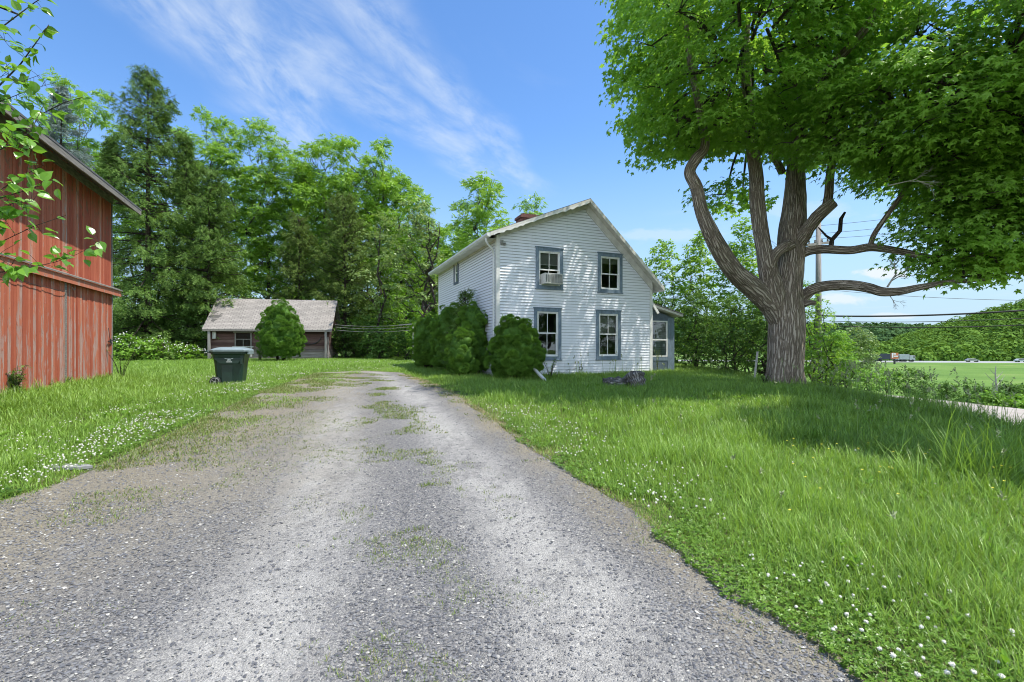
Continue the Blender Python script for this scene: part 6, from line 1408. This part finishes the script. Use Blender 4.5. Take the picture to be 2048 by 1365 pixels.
    fl_(150, 1.6, 4.2, lambda y: drive_r(y)+.08, .9, .42, .085); fl_(300, 4.2, 9, lambda y: drive_r(y)+.1, 1.0, .45, .09); fl_(90, 2.5, 9, lambda y: drive_r(y)+1., 3.5, .5, .11)
    fl_(520, 4.6, 8.6, lambda y: drive_l(y)-.1, -.95, .40, .09, 29); fl_(520, 4.2, 9.5, lambda y: drive_l(y)-.1, -1.8, .48, .09); fl_(420, 8, 13.5, lambda y: drive_l(y)+.1, -1.7, .45, .10, 33)
    fl_(380, 12, 19, lambda y: drive_l(y)-.1, -3.2, .48, .11, 35); fl_(500, 19, 29, lambda y: drive_l(np.minimum(y, 20))-5, 8, .5, .12, 36)
    x, y, h = map(np.concatenate, (FX, FY, FH)); n = len(x); P = np.stack([x, y, ground_z(x, y)+h], 1); s = rng.uniform(.006, .0115, n)*np.clip(y/9, 1, 1.7)
    fl.add(ico, icf, P, rng.normal(size=(n, 3))*.25+[0, 0, 1], rng.normal(size=(n, 3)), np.stack([s, s, s*.85], 1), rng.random(n))
    for q in range(14):      # little florets make the heads ragged
        d = nz(rng.normal(size=(n, 3))+[0, 0, .3]); fl.add([(-.35, 0, 0), (.35, 0, 0), (0, 1, 0)], [(0, 1, 2)], P+d*s[:, None]*.6, rng.normal(size=(n, 3)), d, s*.75, rng.random(n))
    tag(fl.build('clover_flower', M['petal']), 'round white clover flowers scattered along the driveway edges', 'flowers', kind='stuff')
    yf = Cloud(); n = 46; yy = rng.uniform(3.6, 6.5, n); xx = yy*rng.uniform(.55, 1.05, n); P = np.stack([xx, yy, ground_z(xx, yy)+rng.uniform(.14, .26, n)], 1)
    for q in range(5):
        a = q*1.2566; d = np.tile([math.cos(a), math.sin(a), .35], (n, 1)); yf.add([(0, 0, 0), (.45, .5, .05), (.25, 1, .1), (-.25, 1, .1), (-.45, .5, .05)], [(0, 1, 2, 3, 4)], P, np.tile([-math.cos(a)*.35, -math.sin(a)*.35, 1.], (n, 1)), d, np.full(n, .012), rng.random(n))
    tag(yf.build('buttercup', M['yellow']), 'small yellow buttercups in the taller grass at the right', 'flowers', kind='stuff')
    # sprigs growing through the gravel
    wc = Cloud(); dc = Cloud(); X_, Y_, Hh = [], [], []
    for _ in range(4200):
        yy = 1.5+rng.random()**1.3*15; off = rng.normal()*.34
        cx = drive_r(yy)-1.62+off
        if n2(cx, yy, 1.6, 71) > .555-.06*(5 < yy < 10)+.15*abs(off): nb = rng.integers(8, 24); X_.append(cx+rng.normal(size=nb)*.018*(1+yy*.1)); Y_.append(yy+rng.normal(size=nb)*.018*(1+yy*.1)); Hh.append(rng.uniform(.010, .034, nb)*(1+.05*yy))
    for _ in range(17000):
        yy = 2.2+rng.random()*17; q_ = rng.random()**1.4*3.0; cx = drive_l(yy)+.05+q_
        if n2(cx, yy, 1.2, 73) > .36+.07*q_: nb = rng.integers(5, 12); X_.append(cx+rng.normal(size=nb)*.022*(1+yy*.1)); Y_.append(yy+rng.normal(size=nb)*.022*(1+yy*.1)); Hh.append(rng.uniform(.010, .038, nb)*(1.2+.04*yy)*(1.25-.3*q_))
    for _ in range(2600):
        yy = 1.5+rng.random()*17; q_ = rng.random()*.4; cx = drive_r(yy)+.05-q_
        if n2(cx, yy, 1.9, 75) > .45+.5*q_: nb = rng.integers(4, 10); X_.append(cx+rng.normal(size=nb)*.02); Y_.append(yy+rng.normal(size=nb)*.02); Hh.append(rng.uniform(.010, .04, nb)*(1+.03*yy))
    x, y, h = map(np.concatenate, (X_, Y_, Hh)); k = y < 20.5; x, y, h = x[k], y[k], h[k]; n = len(x); dk = rng.random(n) < .30
    dist = np.hypot(x, y); wd = .0044*np.clip(dist/3, 1, 8)**.7
    blades(wc, x[~dk], y[~dk], ground_z(x, y)[~dk]+.012, h[~dk], wd[~dk], rng, .8); blades(dc, x[dk], y[dk], ground_z(x, y)[dk]+.012, h[dk]*.9, wd[dk]*.8, rng, 1.2)
    tag(wc.build('driveway_weeds', M['weed']), 'small green sprigs growing through the driveway gravel', 'weeds', kind='stuff')
    # dry straw along the driveway edges and in the lawn
    n = 30000; yy = 1.4+rng.random(n)**1.3*17; sd = rng.random(n) < .5; q_ = np.abs(rng.normal(size=n))*.28; xx = np.where(sd, drive_r(yy)-q_*.7+.12, drive_l(yy)+q_*4.2-.1); k = n2(xx, yy, 2.2, 81) > .45; xx, yy = xx[k], yy[k]
    blades(dc, xx, yy, ground_z(xx, yy)+.012, rng.uniform(.02, .05, len(xx))*(1+.04*yy), .0018*np.clip(yy/3, 1, 6), rng, 2.2)
    n = 30000; yy = 1.5+rng.random(n)*8; xx = drive_r(yy)+.1+rng.random(n)*6; k = (xx < yy*1.1+1) & (n2(xx, yy, 1.1, 83) > .44); xx, yy = xx[k], yy[k]; blades(dc, xx, yy, ground_z(xx, yy)+.01, rng.uniform(.05, .11, len(xx)), np.full(len(xx), .0022), rng, 1.3)
    tag(dc.build('dry_straw', M['dry']), 'dry yellowish straw along the driveway edges', 'grass', kind='stuff')
    # loose stones
    oc = [(1, 0, 0), (.55, .8, .05), (-.4, .9, 0), (-1, .1, .03), (-.5, -.85, 0), (.6, -.75, .05), (.25, .1, .42), (-.3, -.05, .4)]; of = [(0, 1, 6), (1, 2, 7, 6), (2, 3, 7), (3, 4, 7), (4, 5, 6, 7), (5, 0, 6)]
    gv = Cloud()
    for a, b, dn, s0, s1 in ((1.2, 2.6, 5200, .0035, .012), (2.6, 4.2, 2600, .004, .013), (4.2, 7, 900, .006, .014), (7, 12, 260, .008, .017), (12, 20, 90, .011, .02)):
        n = int(dn*(b-a)*6.2); yy = rng.uniform(a, b, n); xx = rng.uniform(-5.3 if a < 7 else -8, 1.7, n); k = (xx < drive_r(yy)+.05) & (xx > drive_l(yy)-.05) & (np.abs(xx) < yy*1.1+1.0) & ((np.abs(drive_r(yy)-xx-.98) > .34) | (rng.random(n) < .3)) & ((np.abs(drive_r(yy)-xx-2.55) > .42) | (rng.random(n) < .3)); xx, yy = xx[k], yy[k]; m_ = len(xx)
        s = s0+(s1-s0)*rng.random(m_)**2.6; gv.add(oc, of, np.stack([xx, yy, ground_z(xx, yy)+.009+.018*(n2(xx, yy, 1.3, 2)-.2)], 1), rng.normal(size=(m_, 3))*.16+[0, 0, 1], rng.normal(size=(m_, 3)), np.stack([s, s*rng.uniform(.6, 1, m_), s*rng.uniform(.5, 1.2, m_)], 1), rng.random(m_)**1.5)
    for n, sz in ((40, .028), (14, .05)):
        yy = rng.uniform(1.6, 8, n); xx = drive_l(yy)+rng.random(n)*(drive_r(yy)-drive_l(yy)); s = sz*rng.uniform(.6, 1.2, n); gv.add(oc, of, np.stack([xx, yy, ground_z(xx, yy)+.006], 1), rng.normal(size=(n, 3))*.08+[0, 0, 1], rng.normal(size=(n, 3)), np.stack([s, s*.7, s*.45], 1), rng.random(n))
    tag(gv.build('loose_gravel', M['stone']), 'loose slate and pale stones lying on the driveway', 'gravel', kind='stuff')
lawn()
# leafy weed against the barn and seedlings at its door foot
def weed(name, label, x, y, H, n, seed, m, s=.09, w_=.5):
    rng = np.random.default_rng(seed); z = float(ground_z(x, y)); e = empty(name, (x, y, z)); tag(e, label, 'weed'); tb = MB(); P_, N_, T_ = [], [], []
    for q in range(n):
        a = rng.uniform(0, 6.283); h = H*rng.uniform(.6, 1.); tip = np.array([math.cos(a)*w_*h*.5, math.sin(a)*w_*h*.5, h]); tb.tube([(0, 0, -.05), tip*[.4, .4, .55], tip], [.008, .006, .003], 5)
        for k in range(int(h*42)):
            t = rng.uniform(.1, 1); b = tip*[t*t, t*t, t]; d = nz(rng.normal(size=3)*[1, 1, .3])
            P_.append(b); T_.append(d+[0, 0, .1]); N_.append(np.array([0, 0, 1])+rng.normal(size=3)*.4)
    tb.build('stem', M['bark'], e); c = Cloud(); c.add([(0, 0, 0), (.13, .4, .04), (0, 1, -.1), (-.13, .4, .04)], [(0, 1, 2, 3)], np.array(P_), np.array(N_), np.array(T_), rng.uniform(.6, 1.2, len(P_))*s, rng.random(len(P_))); c.build('foliage', M[m], e)
weed('wall_weed', 'dark bushy weed growing against the lower left of the barn', at(30, 10.35), 10.35, .72, 16, 1, 'bush_dark', .12, .6)
weed('wall_weed', 'small leafy seedling at the foot of the gap between the barn doors', at(132, 12.6), 12.6, .34, 7, 2, 'bush', .10, .8)
weed('wall_weed', 'bare-stemmed young shrub by the right corner of the barn', at(243, 15.3), 15.3, 1.25, 9, 3, 'bush', .07, .8)
weed('wall_weed', 'straggly weed beside the nearest rounded spruce', at(1100, 15.9), 15.9, .8, 9, 4, 'bush', .08, .8)
weed('wall_weed', 'tall seeding weed in front of the porch', *hp(7.0, .1, 0)[:2], 1.15, 3, 5, 'olive', .07, .3)
weed('wall_weed', 'pale leafy weed at the left foot of the cone-shaped shrub', at(520, 29.2), 29.2, .9, 10, 6, 'olive', .13, .7)
weed('wall_weed', 'dark leafy weed at the foot of the maple trunk', at(1530, 13.3), 13.3, .4, 8, 7, 'bush_dark', .09, 1.)
